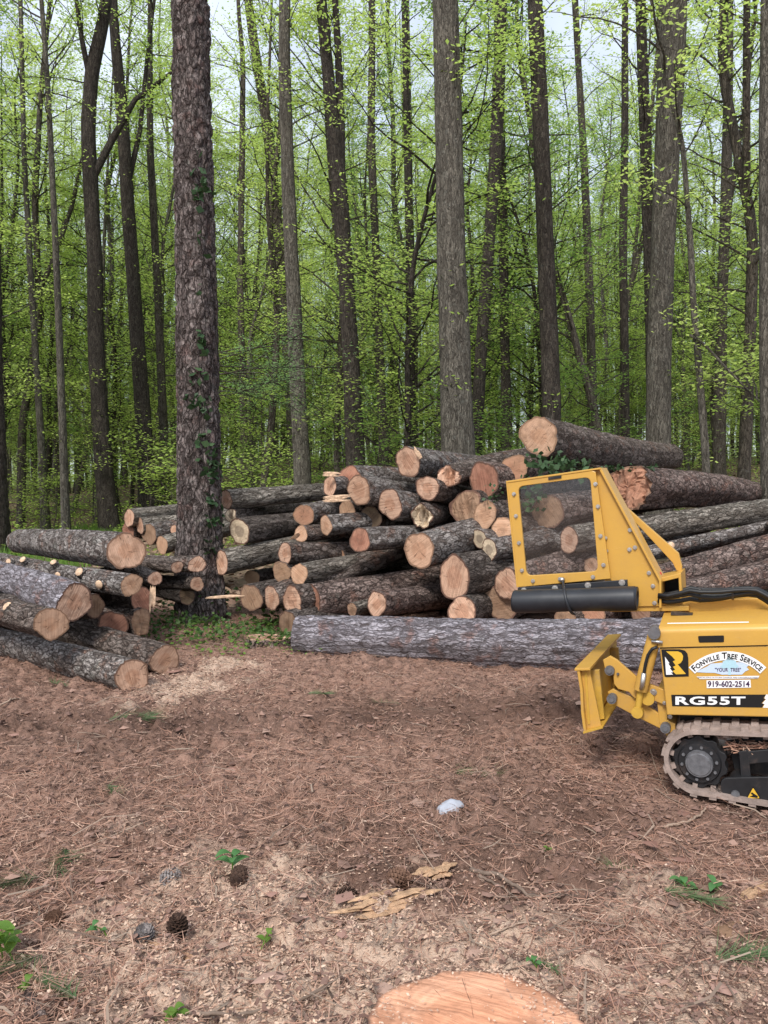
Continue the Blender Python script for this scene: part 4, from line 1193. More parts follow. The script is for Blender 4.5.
M['rubber'] = plain_mat('black_rubber_sheet', (.018, .02, .025), .42, .45, 0, .2, 6, 0, (.10, .10, .11), .2)
M['rubbertrack'] = plain_mat('dusty_track_rubber', (.30, .235, .205), .9, .15, 0, .35, 14, .006, (.34, .25, .21), .9)
M['tracktop'] = M['rubbertrack']
M['hose'] = plain_mat('hydraulic_hose', (.012, .012, .013), .5, .4)
M['steel'] = plain_mat('bolt_zinc', (.55, .53, .50), .35, .5, .9, .2, 40)
M['hubsteel'] = plain_mat('grey_hub', (.15, .15, .16), .5, .4, .3, .3, 30, .002, (.12, .09, .07), .6)
M['decalblack'] = plain_mat('decal_black', (.012, .011, .011), .5, .3)
M['decalwhite'] = plain_mat('decal_white', (.80, .80, .80), .5, .3)
M['decalyellow'] = plain_mat('decal_yellow', (.66, .40, .04), .5, .3)
M['decalblue'] = plain_mat('decal_pale_blue', (.52, .62, .76), .5, .3)
M['decalpurple'] = plain_mat('decal_dark_ink', (.04, .015, .06), .5, .3)
M['decaltree'] = plain_mat('decal_tree_blue', (.40, .60, .68), .5, .3)
M['red'] = plain_mat('red_plastic', (.5, .02, .03), .4, .4)
mW, nt, b = newmat('polycarbonate_window'); g = NG(nt)
tp_ = g.n('ShaderNodeBsdfTransparent', i_Color=(.90, .905, .91, 1)); gl = g.n('ShaderNodeBsdfGlossy', i_Roughness=.06, i_Color=(1, 1, 1, 1)); df = g.n('ShaderNodeBsdfDiffuse', i_Color=(.42, .38, .35, 1))
tc = g.n('ShaderNodeTexCoord').outputs['Object']
m1 = g.n('ShaderNodeMixShader'); g.link(g.ramp(g.noise(tc, 5, 5, .7), [(.3, .008), (.8, .035)]), m1.inputs[0]); g.link(tp_.outputs[0], m1.inputs[1]); g.link(df.outputs[0], m1.inputs[2])
m2_ = g.n('ShaderNodeMixShader', i_0=.035); g.link(m1.outputs[0], m2_.inputs[1]); g.link(gl.outputs[0], m2_.inputs[2])
g.link(m2_.outputs[0], nt.nodes['Material Output'].inputs['Surface'])
M['window'] = mW

GR_ = thing('stump_grinder', 'yellow tracked stump grinder with windowed chip guard, push blade and black rolled curtain', 'stump grinder', tuple(ORG))
GR_.rotation_euler = (0, 0, YAW)


def curve_mesh(loops, ext, bevel=0):
    cu = bpy.data.curves.new('tmp', 'CURVE'); cu.dimensions = '2D'; cu.fill_mode = 'BOTH'; cu.extrude = max(0, ext - bevel); cu.bevel_depth = bevel; cu.bevel_resolution = 1
    cu.offset = -bevel
    for lp in loops:
        sp = cu.splines.new('POLY'); sp.points.add(len(lp) - 1); sp.use_cyclic_u = True
        for q, (x, y) in zip(sp.points, lp): q.co = (x, y, 0, 1)
    o = bpy.data.objects.new('tmp', cu); COL.objects.link(o)
    dg = bpy.context.evaluated_depsgraph_get()
    me = bpy.data.meshes.new_from_object(o.evaluated_get(dg))
    bpy.data.objects.remove(o); bpy.data.curves.remove(cu)
    return me


def prism(name, loops, v0, v1, mat, parent=GR_, bevel=.003, label=None):
    """outline(s) in machine (x, z), extruded across the machine from v0 to v1"""
    me = curve_mesh(loops, abs(v1 - v0) / 2, bevel)
    vc = (v0 + v1) / 2
    for vt in me.vertices:
        x, y, z_ = vt.co; vt.co = (x, vc - z_, y)
    me.name = name; me.materials.clear(); me.materials.append(M[mat])
    for p in me.polygons: p.material_index = 0; p.use_smooth = False
    o = link(name, me, parent)
    if label: o['label'] = label
    return o


def L_(pts, v): return [loc(x, y, v) for x, y in pts]


def rounded(c, r=.03, n=5):
    out = []; c = [np.array(p) for p in c]
    for i, p in enumerate(c):
        a = c[i - 1] - p; b_ = c[(i + 1) % len(c)] - p
        a /= np.linalg.norm(a); b_ /= np.linalg.norm(b_)
        p0, p1 = p + a * r, p + b_ * r
        for t in np.linspace(0, 1, n): out.append(tuple((1 - t) ** 2 * p0 + 2 * t * (1 - t) * p + t * t * p1))
    return out


def disc_y(mb, x, z_, v0, v1, r, seg=24, m=0, r2=None):
    mb.tube([[x, v0, z_], [x, v1, z_]], [r, r2 or r], seg, True, m)


def bolt(px, py, v, parent, r=.011, mat='steel'):
    x, z_ = loc(px, py, v); mb = MB()
    disc_y(mb, x, z_, v + .004, v - .004, r * 1.5, 12); disc_y(mb, x, z_, v - .004, v - .014, r, 6)
    return mb.build('bolt', M[mat], parent)


# --- engine housing
VB = .09
x0, z0t = loc(659.5, 648, VB); x0b, z0b = loc(667, 715, VB)
xr_, zrt = loc(767, 645.5, VB); xrb, zrb = loc(767, 717, VB)
XE = x0 + 1.52
zet = zrt + (zrt - z0t) / (xr_ - x0) * (XE - xr_); zeb = zrb + (zrb - z0b) / (xrb - x0b) * (XE - xrb)
body = prism('engine_housing', [[(x0, z0t), (x0b, z0b), (XE, zeb), (XE, zet)]], VB, .83, 'yellow', bevel=.006)
# bottom return lip and dark belly
prism('belly_pan', [[(x0b + .05, z0b - .006), (x0b + .05, z0b - .10), (XE - .05, zeb - .10), (XE - .05, zeb - .006)]], .26, .66, 'black')
# hood: rounded edge across the machine
mb = MB()
zh0 = loc(658, 627, VB)[1]; zh1 = loc(767, 624, VB)[1]; zhe = zh1 + (zh1 - zh0) / (xr_ - x0) * (XE - xr_)
hx = [x0 - .006, XE + .006]
ztop = [zh0, zhe]; zlow = [z0t + .004, zet + .004]
secs = []
for k in range(2):
    s_ = []
    r_ = .035
    s_.append((VB - .008, zlow[k]))
    for a in np.linspace(0, math.pi / 2 - .12, 7): s_.append((VB - .008 + r_ - r_ * math.cos(a), ztop[k] - r_ + r_ * math.sin(a)))
    s_.append((.40, ztop[k] + .045)); s_.append((.52, ztop[k] + .045))
    for a in np.linspace(math.pi / 2 - .12, 0, 7): s_.append((.838 - r_ + r_ * math.cos(a), ztop[k] - r_ + r_ * math.sin(a)))
    s_.append((.838, zlow[k]))
    secs.append([(hx[k], v, zz) for v, zz in s_])
n = len(secs[0]); V = np.array(secs[0] + secs[1])
Qd = [[i, i + n, i + n + 1, i + 1] for i in range(n - 1)]
mb.add(V, Qd)
for k in range(2):
    T = [[k * n, k * n + i, k * n + i + 1] if k else [k * n, k * n + i + 1, k * n + i] for i in range(1, n - 1)]
    mb.add(V, None, T)
hood = mb.build('hood', M['yellow'], GR_)
smooth_by_angle(hood.data, 30)
# hand slot: flat black plate painting the shade inside the recess
prism('hand_slot_shade', [rounded(L_([(698, 636), (724, 635.4), (724, 642), (699, 642.4)], VB - .009), .006, 4)], VB - .0115, VB - .006, 'decalblack', hood, 0)
prism('seam', [L_([(660, 647.2), (767, 644.6), (767, 645.8), (660, 648.4)], VB - .002)], VB - .004, VB + .002, 'decalblack', hood, 0)
hz = loc(700, 625, VB)[1]
mb = MB(); hs = []
for xx, vv in ((x0 + .03, .15), (x0 + .42, .13), (x0 + .42, .145), (x0 + .03, .165)):
    hs.append([xx, vv, zh0 + (zhe - zh0) * (xx - x0) / (XE - x0) + .045 * (vv - VB - .031) / (.40 - VB - .031) + .002])
mb.add(hs, [[0, 1, 2, 3]]); mb.build('sticker', M['decalwhite'], hood)
mb = MB(); mb.box([x0 + .09, .30, zh0 + .045], [.055, .02, .008]); mb.build('hinge', M['black'], hood)

# --- boom on top
VBm = .36
bx0, bz0 = loc(661, 598.5, VBm)
q = L_([(659, 598), (669, 601), (768, 598), (768, 610), (671, 611.5), (662, 606.5)], VBm)
ex = .55
q[2] = (q[2][0] + ex, q[2][1] + (q[2][1] - q[1][1]) / (q[2][0] - q[1][0]) * ex); q[3] = (q[3][0] + ex, q[3][1] + (q[3][1] - q[4][1]) / (q[3][0] - q[4][0]) * ex)
boom = prism('boom', [q], VBm, VBm + .03, 'yellow')
prism('boom_rail', [q], VBm + .2, VBm + .23, 'yellow', boom)
for px_, w_ in ((690, 6), (709, 9), (763, 8)):
    prism('boom_lug', [L_([(px_, 596), (px_ + w_ / 2, 595.5), (px_ + w_, 599.3), (px_, 599.8)], VBm)], VBm - .01, VBm + .05, 'yellow', boom)
# box at the head of the boom
o1 = L_([(656, 579), (681, 573), (682.5, 603), (657, 606)], VBm - .02); i1 = L_([(659.5, 582.5), (678.5, 578), (679.5, 599), (660, 602)], VBm - .02)
prism('boom_box', [o1, i1], VBm - .02, VBm + .24, 'yellow', boom)
prism('boom_box_back', [o1], VBm + .243, VBm + .26, 'black', boom)
mb = MB(); x_, z_ = loc(658.5, 574, VBm + .03); mb.tube([[x_, VBm + .03, z_ - .03], [x_, VBm + .03, z_ + .002], [x_, VBm + .03, z_ + .012]], [.012, .018, .012], 12); mb.build('red_knob', M['red'], boom, True)
# hoses
for k, (yy, vv, ww) in enumerate([(592, .27, .0115), (595.5, .29, .0115), (598.5, .32, .0125), (590, .42, .012), (593.5, .36, .0115)]):
    pts = []
    for px_, dy in ((658, 2), (668, 3), (680, 1), (690, -1), (700, 1), (712, 1.2), (722, .6), (735, -1.5), (748, -3), (757, -2.5), (764, 1), (772, 6), (790, 9)):
        x_, z_ = loc(px_, yy + dy + 1.3 * math.sin(px_ * .06 + k * 2.1), vv); pts.append([x_, vv + .01 * math.sin(px_ * .07 + k), z_])
    mb = MB(); mb.tube(pts, ww, 10); mb.build('hose', M['hose'], boom, True)
mb = MB()
for px_ in (700, 733):
    x_, z_ = loc(px_, 593.5, .32); mb.tube([[x_ - .005, .32, z_], [x_ + .005, .32, z_]], .034, 14)
mb.build('hose_tie', M['black'], boom)

# --- chip guard with window
VG = .30
TW = .022
outer = L_([(508, 481.5), (592, 470.5), (596, 472), (611, 578.5), (518.5, 587)], VG)
inner = rounded(L_([(518.5, 486.5), (590.5, 477), (598.5, 571), (527, 575.5)], VG), .035, 6)
frame = prism('guard_frame', [outer, inner], VG - .012, VG + .008, 'yellow', bevel=.003)
prism('window_pane', [rounded(L_([(514.5, 483), (594, 474), (602.5, 574.5), (523, 579.5)], VG), .03, 5)], VG + .0095, VG + .0145, 'window', frame, 0)
for px_, py_ in ((514, 494), (516, 516), (519, 543), (522, 570.5), (533, 581), (560, 579), (593, 577), (595.5, 484), (598, 506.5), (600.5, 536), (603.5, 565)):
    bolt(px_, py_, VG - .013, frame, .008)
# left and top return edges of the guard box
prism('guard_edge', [L_([(506.5, 481.5), (508.3, 481.3), (518.8, 587), (517, 587)], VG)], VG - .014, VG + .20, 'yellow', frame)
tri = prism('side_plate', [L_([(593, 471.5), (601, 468.5), (660.5, 580), (660.5, 606), (612, 607), (600, 560)], VG + .02)], VG + .018, VG + .026, 'yellow', bevel=.002)
prism('side_flange', [L_([(599.5, 468.3), (602, 467.8), (662, 580), (662, 607), (659.8, 607), (659.8, 580.5)], VG + .02)], VG - .012, VG + .17, 'yellow', tri, .002)
prism('top_flange', [L_([(507, 481), (601, 467.5), (601, 469.3), (507, 483)], VG)], VG - .016, VG + .2, 'yellow', frame, .002)
prism('latch', [L_([(549, 477.3), (562, 475.4), (562, 478), (549, 479.9)], VG)], VG - .019, VG - .012, 'black', frame, .001)
for px_, py_ in ((630, 530), (635, 547.5), (629.5, 549.5), (649, 573), (653, 586), (654.5, 603)):
    bolt(px_, py_, VG + .017, tri, .008)
for px_, py_ in ((605.5, 538), (606.5, 551)):
    bolt(px_, py_, VG + .012, tri, .007)
# rear plate of the guard box
prism('rear_plate', [L_([(604, 480), (609, 479), (662, 580), (662, 600), (656, 603)], VG + .2)], VG + .19, VG + .2, 'yellow', tri, .002)
prism('brace', [L_([(623, 508), (627, 507), (679, 553), (682.5, 566), (682, 572), (677, 570), (673, 562)], VG + .24)], VG + .21, VG + .25, 'yellow', tri, .003)
prism('cross_plate', [L_([(612, 603), (690, 604), (690, 609), (612, 610)], VG + .1)], VG + .03, VG + .25, 'yellow', tri, .003)
# rubber curtain: clamp strip and rolled sheet
strip = prism('clamp_strip', [L_([(518, 587.5), (627.5, 579.5), (628, 588.5), (518.5, 595)], VG - .015)], VG - .024, VG - .008, 'rubber')
for px_, py_ in ((524, 590.5), (555, 588.3), (588, 585.3), (622, 582.5)): bolt(px_, py_, VG - .026, strip, .012)
xa, za = loc(515.5, 601.5, .2); xb, zb = loc(635.5, 598.3, .2)
rl = .066
th = np.linspace(0, 2 * np.pi, 33)[:-1]
mb = MB(); npt = 14; pts = [[xa + (xb - xa) * t, .2, za + (zb - za) * t] for t in np.linspace(0, 1, npt)]
rad = [rl * (1 + .03 * math.sin(t * 9)) for t in np.linspace(0, 1, npt)]
mb.tube(pts, rad, 36, False)
curt = mb.build('rubber_curtain', M['rubber'], GR_, True)
mb = MB()  # spiral of the rolled sheet at each open end
for ex_, ez_, sg in ((xb, zb, 1), (xa, za, -1)):
    t = np.linspace(0, 5.2 * np.pi, 90); r_ = rl * (1 - .06 * t / np.pi)
    A = np.stack([np.full(90, ex_ - sg * .04), .2 + np.cos(t) * r_, ez_ + np.sin(t) * r_], 1); B = A + np.array([sg * .05, 0, 0])
    Bi = B + np.stack([0 * t, -np.cos(t), -np.sin(t)], 1) * .006; Ai = A + np.stack([0 * t, -np.cos(t), -np.sin(t)], 1) * .006
    i = np.arange(89)
    mb.add(np.concatenate([A, B, Bi, Ai]), np.concatenate([np.stack([i, i + 1, 90 + i + 1, 90 + i], 1), np.stack([90 + i, 91 + i, 181 + i, 180 + i], 1), np.stack([180 + i, 181 + i, 271 + i, 270 + i], 1)]))
mb.build('rolled_edge', M['rubber'], curt, True)
mb = MB(); pts = []
for t in np.linspace(-.2, math.pi * .95, 14):
    f = (t + .2) / 3.2; xs_, zs_ = loc(563 + 12 * f, 600, .2)
    zc = za + (zb - za) * .42
    pts.append([xs_, .2 - (rl + .007) * math.sin(t), zc + (rl + .007) * math.cos(t)])
mb.tube([[loc(563, 580, VG - .03)[0], VG - .03, loc(563, 580, VG - .03)[1]]] + pts, .008, 6, True); mb.build('strap', M['rubber'], curt, True)
mb = MB(); x_, z_ = loc(562.5, 579.5, VG - .02); mb.tube([[x_, VG - .01, z_], [x_, VG - .045, z_]], .014, 10); mb.build('eye_bolt', M['steel'], strip, True)

# cutter wheel behind the guard (low, in the shade of the roll)
# --- track
tracks = []


def make_track(v0, v1, parent):
    op = [(768, 730), (690, 730), (679, 733), (671, 739), (665.5, 747), (663, 758), (666.5, 772), (675, 784), (689, 795), (707, 803), (732, 809)]
    lp = L_(op, 0.0)
    lp[0] = (.9, lp[0][1] + (lp[0][1] - lp[1][1]) / (lp[0][0] - lp[1][0]) * .9 * .6)
    zt_ = lp[0][1]
    lp += [(.86, .0), (1.0, .045), (1.09, .15), (1.08, zt_ - .1), (1.0, zt_ - .02)]
    lp = [(x, max(z_, .004)) for x, z_ in lp]
    P_ = np.array(lp)
    # densify evenly
    Pc = np.concatenate([P_, P_[:1]]); s = np.concatenate([[0], np.cumsum(np.linalg.norm(np.diff(Pc, axis=0), axis=1))])
    N = 160; t = np.linspace(0, s[-1], N + 1)[:-1]
    X = np.interp(t, s, Pc[:, 0]); Z = np.interp(t, s, Pc[:, 1])
    for _ in range(2):
        X = (np.roll(X, 1) + 2 * X + np.roll(X, -1)) / 4; Z = (np.roll(Z, 1) + 2 * Z + np.roll(Z, -1)) / 4
    tx = np.roll(X, -1) - np.roll(X, 1); tz = np.roll(Z, -1) - np.roll(Z, 1); ln = np.hypot(tx, tz); tx /= ln; tz /= ln
    nx_, nz_ = tz, -tx   # outward?
    cxm, czm = X.mean(), Z.mean()
    if ((X - cxm) * nx_ + (Z - czm) * nz_).sum() < 0: nx_, nz_ = -nx_, -nz_
    th_ = .022
    V = np.concatenate([np.stack([X, np.full(N, v0), Z], 1), np.stack([X, np.full(N, v1), Z], 1), np.stack([X - nx_ * th_, np.full(N, v1), Z - nz_ * th_], 1), np.stack([X - nx_ * th_, np.full(N, v0), Z - nz_ * th_], 1)])
    i = np.arange(N); k = (i + 1) % N
    Qd = np.concatenate([np.stack([a * N + i, a * N + k, ((a + 1) % 4) * N + k, ((a + 1) % 4) * N + i], 1) for a in range(4)])
    mb = MB(); mb.add(V, Qd)
    for j in range(0, N, 4):
        T_ = np.array([tx[j], 0, tz[j]]); Nn = np.array([nx_[j], 0, nz_[j]]); Yv = np.array([0, 1., 0])
        rot = np.stack([T_, Yv, Nn], 1)
        w_ = (v1 - v0)
        for q_, off in ((.25, 0), (.75, .5)):
            jj = (j + int(off * 4)) % N
            T_ = np.array([tx[jj], 0, tz[jj]]); Nn = np.array([nx_[jj], 0, nz_[jj]]); rot = np.stack([T_, Yv, Nn], 1)
            mb.box(np.array([X[jj], v0 + w_ * q_, Z[jj]]) + Nn * .004, [.017, w_ * .235, .009], rot)
            mb.box(np.array([X[jj], v0 + w_ * q_, Z[jj]]) - Nn * (th_ + .01), [.012, w_ * .08, .012], rot)
    tk = mb.build('track', M['rubbertrack'], parent)
    return tk


tk = make_track(0.0, .2, GR_)
make_track(.70, .90, GR_)
VW = .045
cx0, cz0 = loc(699.5, 762, VW)
mb = MB()
ro = .134
n = 40; a = np.arange(n) * 2 * np.pi / n
ring = [(cx0 + math.cos(q_) * (ro if (k // 2) % 2 else ro * .9), cz0 + math.sin(q_) * (ro if (k // 2) % 2 else ro * .9)) for k, q_ in enumerate(a)]
spk = prism('sprocket', [ring], VW, VW + .1, 'black', tk, .004)
mb = MB(); disc_y(mb, cx0, cz0, VW - .002, VW - .018, .105, 36, r2=.098); mb.build('sprocket_disc', M['black'], spk)
mb = MB(); disc_y(mb, cx0, cz0, VW - .018, VW - .042, .068, 32, r2=.064); disc_y(mb, cx0, cz0, VW - .0421, VW - .047, .058, 32, r2=.054); hub = mb.build('hub', M['hubsteel'], spk); smooth_by_angle(hub.data)
for k in range(10):
    q_ = k * 2 * math.pi / 10 + .2; mb = MB(); disc_y(mb, cx0 + math.cos(q_) * .083, cz0 + math.sin(q_) * .083, VW - .018, VW - .028, .008, 6); mb.build('bolt', M['hubsteel'], spk)
# track frame
fr = prism('track_frame', [rounded(L_([(721, 778), (768, 777), (900, 777), (900, 805), (768, 801), (730, 800), (720, 792)], .03), .035, 6)], .03, .05, 'black', tk)
prism('frame_post', [L_([(739, 752), (748, 750), (751, 778), (741, 779)], .05)], .051, .12, 'black', fr)
prism('frame_beam', [L_([(738, 752), (768, 749), (900, 747), (900, 757), (768, 762), (744, 764)], .06)], .052, .14, 'black', fr)
q = L_([(728, 741), (768, 736), (900, 735), (900, 775), (768, 775), (735, 770)], .17)
prism('inner_frame', [q], .15, .19, 'black', fr)
x_, z_ = loc(734, 794, .06)
for k in range(4):
    mb = MB(); disc_y(mb, x_ + .03 + k * .24, .065, .04, .15, .055, 28); mb.build('roller', M['black'], tk)
mb = MB(); x_, z_ = loc(735.5, 794, .03); disc_y(mb, x_, z_, .03, .016, .02, 14); disc_y(mb, x_, z_, .016, .008, .012, 6); mb.build('pivot_bolt', M['hubsteel'], fr)
mb = MB(); disc_y(mb, .94, .19, VW, VW + .1, .14, 30); mb.build('idler', M['black'], tk)
# chips lying on the beam inside the track
rs = np.random.default_rng(9); mb = MB()
for k in range(90):
    x_, z_ = loc(rs.uniform(728, 770), rs.uniform(742, 751), .1); aa = rs.random() * 6; c0 = np.array([x_, rs.uniform(.06, .13), z_]); dv_ = np.array([math.cos(aa), math.sin(aa) * .4, rs.normal(0, .3)]) * .03
    mb.tube([c0 - dv_, c0 + dv_], .0035, 3, False)
tag(mb.build('wood_debris', M['straw']), 'brown chips and straw caught on the frame inside the track', 'wood debris', None, 'stuff')
dbg = bpy.data.objects['wood_debris']; dbg.location = tuple(ORG); dbg.rotation_euler = (0, 0, YAW)
# warning triangle
tr_ = L_([(746, 798.5), (761.3, 798.8), (753, 785.5)], .03)
wt = prism('warning_sign', [rounded(tr_, .006, 3)], .0255, .028, 'decalblack', fr, 0)
cxm = sum(p[0] for p in tr_) / 3; czm = sum(p[1] for p in tr_) / 3
prism('warning_face', [rounded([(cxm + (x - cxm) * .80, czm + (z_ - czm) * .80) for x, z_ in tr_], .006, 3)], .0235, .0258, 'decalyellow', wt, 0)
prism('warning_symbol', [[(cxm - .016, czm - .012), (cxm + .018, czm - .012), (cxm + .02, czm - .003), (cxm + .006, czm + .004), (cxm - .006, czm + .011), (cxm - .012, czm + .006), (cxm - .002, czm - .003)]], .0215, .0238, 'decalblack', wt, 0)

# --- push blade
bl = [(577, 671), (580, 690), (581, 712), (583.5, 731)]
vb0, vb1 = -.03, .97
pr = L_(bl, vb0); th_ = .014
prof = pr + [(x + th_, z_) for x, z_ in pr[::-1]]
blade = prism('push_blade', [prof], vb0, vb1, 'yellow', bevel=.002)
xt, zt_ = pr[0]; xbm, zbm = pr[-1]
prism('top_lip', [[(xt - .012, zt_), (xt + .07, zt_ + .012), (xt + .07, zt_ + .026), (xt - .012, zt_ + .014)]], vb0 - .005, vb1 + .002, 'yellow', blade, .002)
prism('cutting_edge', [[(xbm - .002, zbm - .016), (xbm + .10, zbm + .028), (xbm + .10, zbm + .036), (xbm - .002, zbm - .003)]], vb0, vb1, 'worn', blade, .001)
xm, zm = pr[1]
prism('end_plate', [[(xt + .015, zt_ - .002), (xt + .058, zt_ + .006), (xbm + .085, zbm + .03), (xbm + .012, zbm)]], vb0 + .035, vb0 + .05, 'yellow', blade, .002)
prism('stiffener', [[(xm + .015, zt_ - .02), (xm + .075, zt_ - .015), (xbm + .085, zbm + .04), (xbm + .015, zbm + .02)]], .10, .13, 'worn', blade, .002)
prism('stiffener', [[(xm + .015, zt_ - .02), (xm + .075, zt_ - .015), (xbm + .085, zbm + .04), (xbm + .015, zbm + .02)]], .72, .75, 'worn', blade, .002)
prism('back_plate', [[(xm + .016, zt_ - .01), (xm + .028, zt_ - .01), (xbm + .028, zbm + .03), (xbm + .016, zbm + .03)]], .0, .95, 'worn', blade, .001)


def arm_set(v):
    up = prism('lift_arm', [L_([(603, 660), (610, 656), (617, 660), (641, 681), (667, 691), (667, 706), (650, 699), (640, 700), (634, 698), (629, 692), (618, 689), (614, 684), (613, 673), (605, 670)], v)], v, v + .022, 'yellow', bevel=.003)
    lo = prism('lower_arm', [L_([(607, 693), (612, 690), (640, 702), (668, 722), (671, 729), (666, 733), (636, 718), (610, 704)], v)], v + .024, v + .045, 'yellow', bevel=.003)
    for (px_, py_), pa in (((610, 670), up), ((612, 698.5), lo), ((665.5, 727.5), lo)):
        x_, z_ = loc(px_, py_, v); mb = MB(); disc_y(mb, x_, z_, v + .07, v - .02, .026, 22); disc_y(mb, x_, z_, v - .02, v - .028, .014, 14); o = mb.build('pivot_pin', M['hubsteel'], pa); smooth_by_angle(o.data)
    return up, lo


up, lo = arm_set(.14)
bolt(653.5, 692, .138, up, .012); bolt(602 + 16, 674, .138, up, .005, 'hubsteel'); bolt(664.5, 703, .138, up, .007)
arm_set(.66)
# mounting frame plate on the machine front
mp_ = prism('front_mount', [L_([(657, 690), (668, 690), (668, 718), (676, 722), (676, 735), (668, 735), (660, 720)], .2)], .16, .72, 'yellow', bevel=.003)
bolt(670, 716.5, .158, mp_, .008)
# hydraulic cylinder
xa, za = loc(655, 634, .11); xb, zb = loc(640.5, 690, .11); xc, zc = loc(637.5, 712, .11)
mb = MB(); mb.tube([[xa, .11, za], [xa + (xb - xa) * .5, .11, za + (zb - za) * .5], [xb, .11, zb]], .036, 22); cyl = mb.build('hydraulic_cylinder', M['yellow'], GR_); smooth_by_angle(cyl.data)
mb = MB(); mb.tube([[xb, .11, zb], [xc, .11, zc]], .017, 16); disc_y(mb, xc, zc, .09, .135, .03, 18); o = mb.build('piston_rod', M['worn'], cyl, True); smooth_by_angle(o.data)
mb = MB(); disc_y(mb, xa, za + .012, .06, .16, .032, 20); o = mb.build('cylinder_eye', M['hubsteel'], cyl); smooth_by_angle(o.data)
mb = MB(); x_, z_ = loc(656, 641, .09); mb.tube([[x_ - .02, .07, z_], [x_ + .035, .07, z_]], .009, 10); mb.build('fitting', M['steel'], cyl, True)
pts = [];
for px_, py_ in ((657, 647), (652, 649), (648, 655), (645.5, 664), (644, 673), (642.5, 684)):
    x_, z_ = loc(px_, py_, .06); pts.append([x_, .06, z_])
mb = MB(); mb.tube(pts, .0085, 10); mb.build('hose', M['hose'], cyl, True)
mb = MB(); mb.tube([pts[-2], pts[-1], [pts[-1][0] - .008, .065, pts[-1][2] - .03]], [.013, .013, .01], 10); mb.build('hose_fitting', M['steel'], cyl, True)
prism('cylinder_bracket', [L_([(651, 628), (661, 628), (661, 640), (652, 641)], .13)], .13, .16, 'yellow', cyl, .002)
mb = MB(); x_, z_ = loc(647, 700, .1); mb.tube([[x_, .12, z_], [x_, .3, z_]], .035, 18); o = mb.build('cross_tube', M['worn'], up, True); smooth_by_angle(o.data)


# --- decals on the housing
def dpx(px, py, lay): x_, z_ = loc(px, py, VB); return (x_, VB - .0025 - .0012 * lay, z_)


def decal_poly(name, loops, mat, parent, lay):
    me = curve_mesh([[(x, -y) for x, y in lp] for lp in loops], 0, 0)
    for vt in me.vertices: vt.co = dpx(vt.co.x, -vt.co.y, lay)
    me.materials.clear(); me.materials.append(M[mat])
    return link(name, me, parent)


def text_mesh(s, bold=0.0, spacing=1.0):
    cu = bpy.data.curves.new('tmp', 'FONT'); cu.body = s; cu.size = 1; cu.offset = bold; cu.space_character = spacing; cu.resolution_u = 3; cu.fill_mode = 'FRONT'
    if any(ch.islower() for ch in s):
        cu.small_caps_scale = .78
        for bf in cu.body_format: bf.use_small_caps = True
    o = bpy.data.objects.new('tmp', cu); COL.objects.link(o)
    me = bpy.data.meshes.new_from_object(o.evaluated_get(bpy.context.evaluated_depsgraph_get()))
    bpy.data.objects.remove(o); bpy.data.curves.remove(cu)
    return me


def decal_text(name, s, box, mat, parent, lay, bold=.0, arc=None, spacing=1.0):
    """box = x0,y0,x1,y1 in photo pixels; arc = (cx, cy, r, a0, a1, height)"""
    me = text_mesh(s, bold, spacing)
    co = np.array([v.co[:2] for v in me.vertices]); mn, mx = co.min(0), co.max(0)
    u = (co - mn) / (mx - mn)
    for vt, (a, b_) in zip(me.vertices, u):
        if arc:
            cx, cy, r, a0, a1, h = arc; an = R(a0 + (a1 - a0) * a); rr = r + h * b_
            vt.co = dpx(cx + rr * math.sin(an), cy - rr * math.cos(an), lay)
        else:
            vt.co = dpx(box[0] + (box[2] - box[0]) * a, box[3] + (box[1] - box[3]) * b_, lay)
    me.materials.clear(); me.materials.append(M[mat])
    return link(name, me, parent)


lg = decal_poly('logo_decal', [[(661.3, 649.3), (680, 649.2), (685, 650.5), (687.5, 653.5), (688.3, 658), (688.8, 676.3), (666, 677), (664.5, 676)]], 'decalblack', body, 0)
decal_poly('logo_letter', [[(666, 651.2), (678, 651.2), (681.5, 652.8), (683.2, 656), (682.6, 660), (680.5, 663), (677.8, 664.2), (686, 673.8), (676, 674.2), (672.6, 670.8), (675.2, 669.6), (673, 666.6), (675.8, 665.4), (672.8, 661.2), (675.4, 660), (672.2, 656.4)]], 'decalyellow', lg, 1)
decal_poly('logo_tree', [[(665, 656.5), (669.5, 663), (668.3, 663.4), (671.2, 667.4), (669.8, 667.8), (673, 672), (671, 672.4), (673.2, 674.4), (666.2, 674.6)]], 'decalwhite', lg, 1)
sg = decal_poly('company_sign', [[(696, 672), (700, 669.6), (707, 666.5), (711, 663.5), (727, 662.2), (748, 662.2), (750, 664.5), (746.5, 667), (749, 669.5), (745, 671.5), (742, 674.5), (722, 674.6), (715, 672.8), (706, 672.6)]], 'decalblue', body, 0)
decal_poly('tree_emblem', [[(728.3, 675), (728.6, 668), (723, 668.6), (720.4, 666.4), (723, 664), (722.6, 661.4), (726, 659.6), (728, 656.8), (731, 656.6), (733, 659.3), (736.2, 661), (736, 663.8), (738.8, 666), (736, 668.6), (730.6, 668), (731, 675)]], 'decaltree', sg, 1)
arcp = (727.5, 705.5, 46.5, -47, 46.5, 7.0)
decal_poly('arc_backing', [[(arcp[0] + (45.6 if k < 26 else 54.4) * math.sin(R(t)), arcp[1] - (45.6 if k < 26 else 54.4) * math.cos(R(t))) for k, t in enumerate(list(np.linspace(-45.5, 45.5, 26)) + list(np.linspace(45.5, -45.5, 26)))]], 'decalwhite', sg, 1)
decal_text('lettering', 'Fonville Tree Service', None, 'decalblack', sg, 2, .025, (arcp[0], arcp[1], 46.9, -43.5, 43.5, 6.6), 1.06)
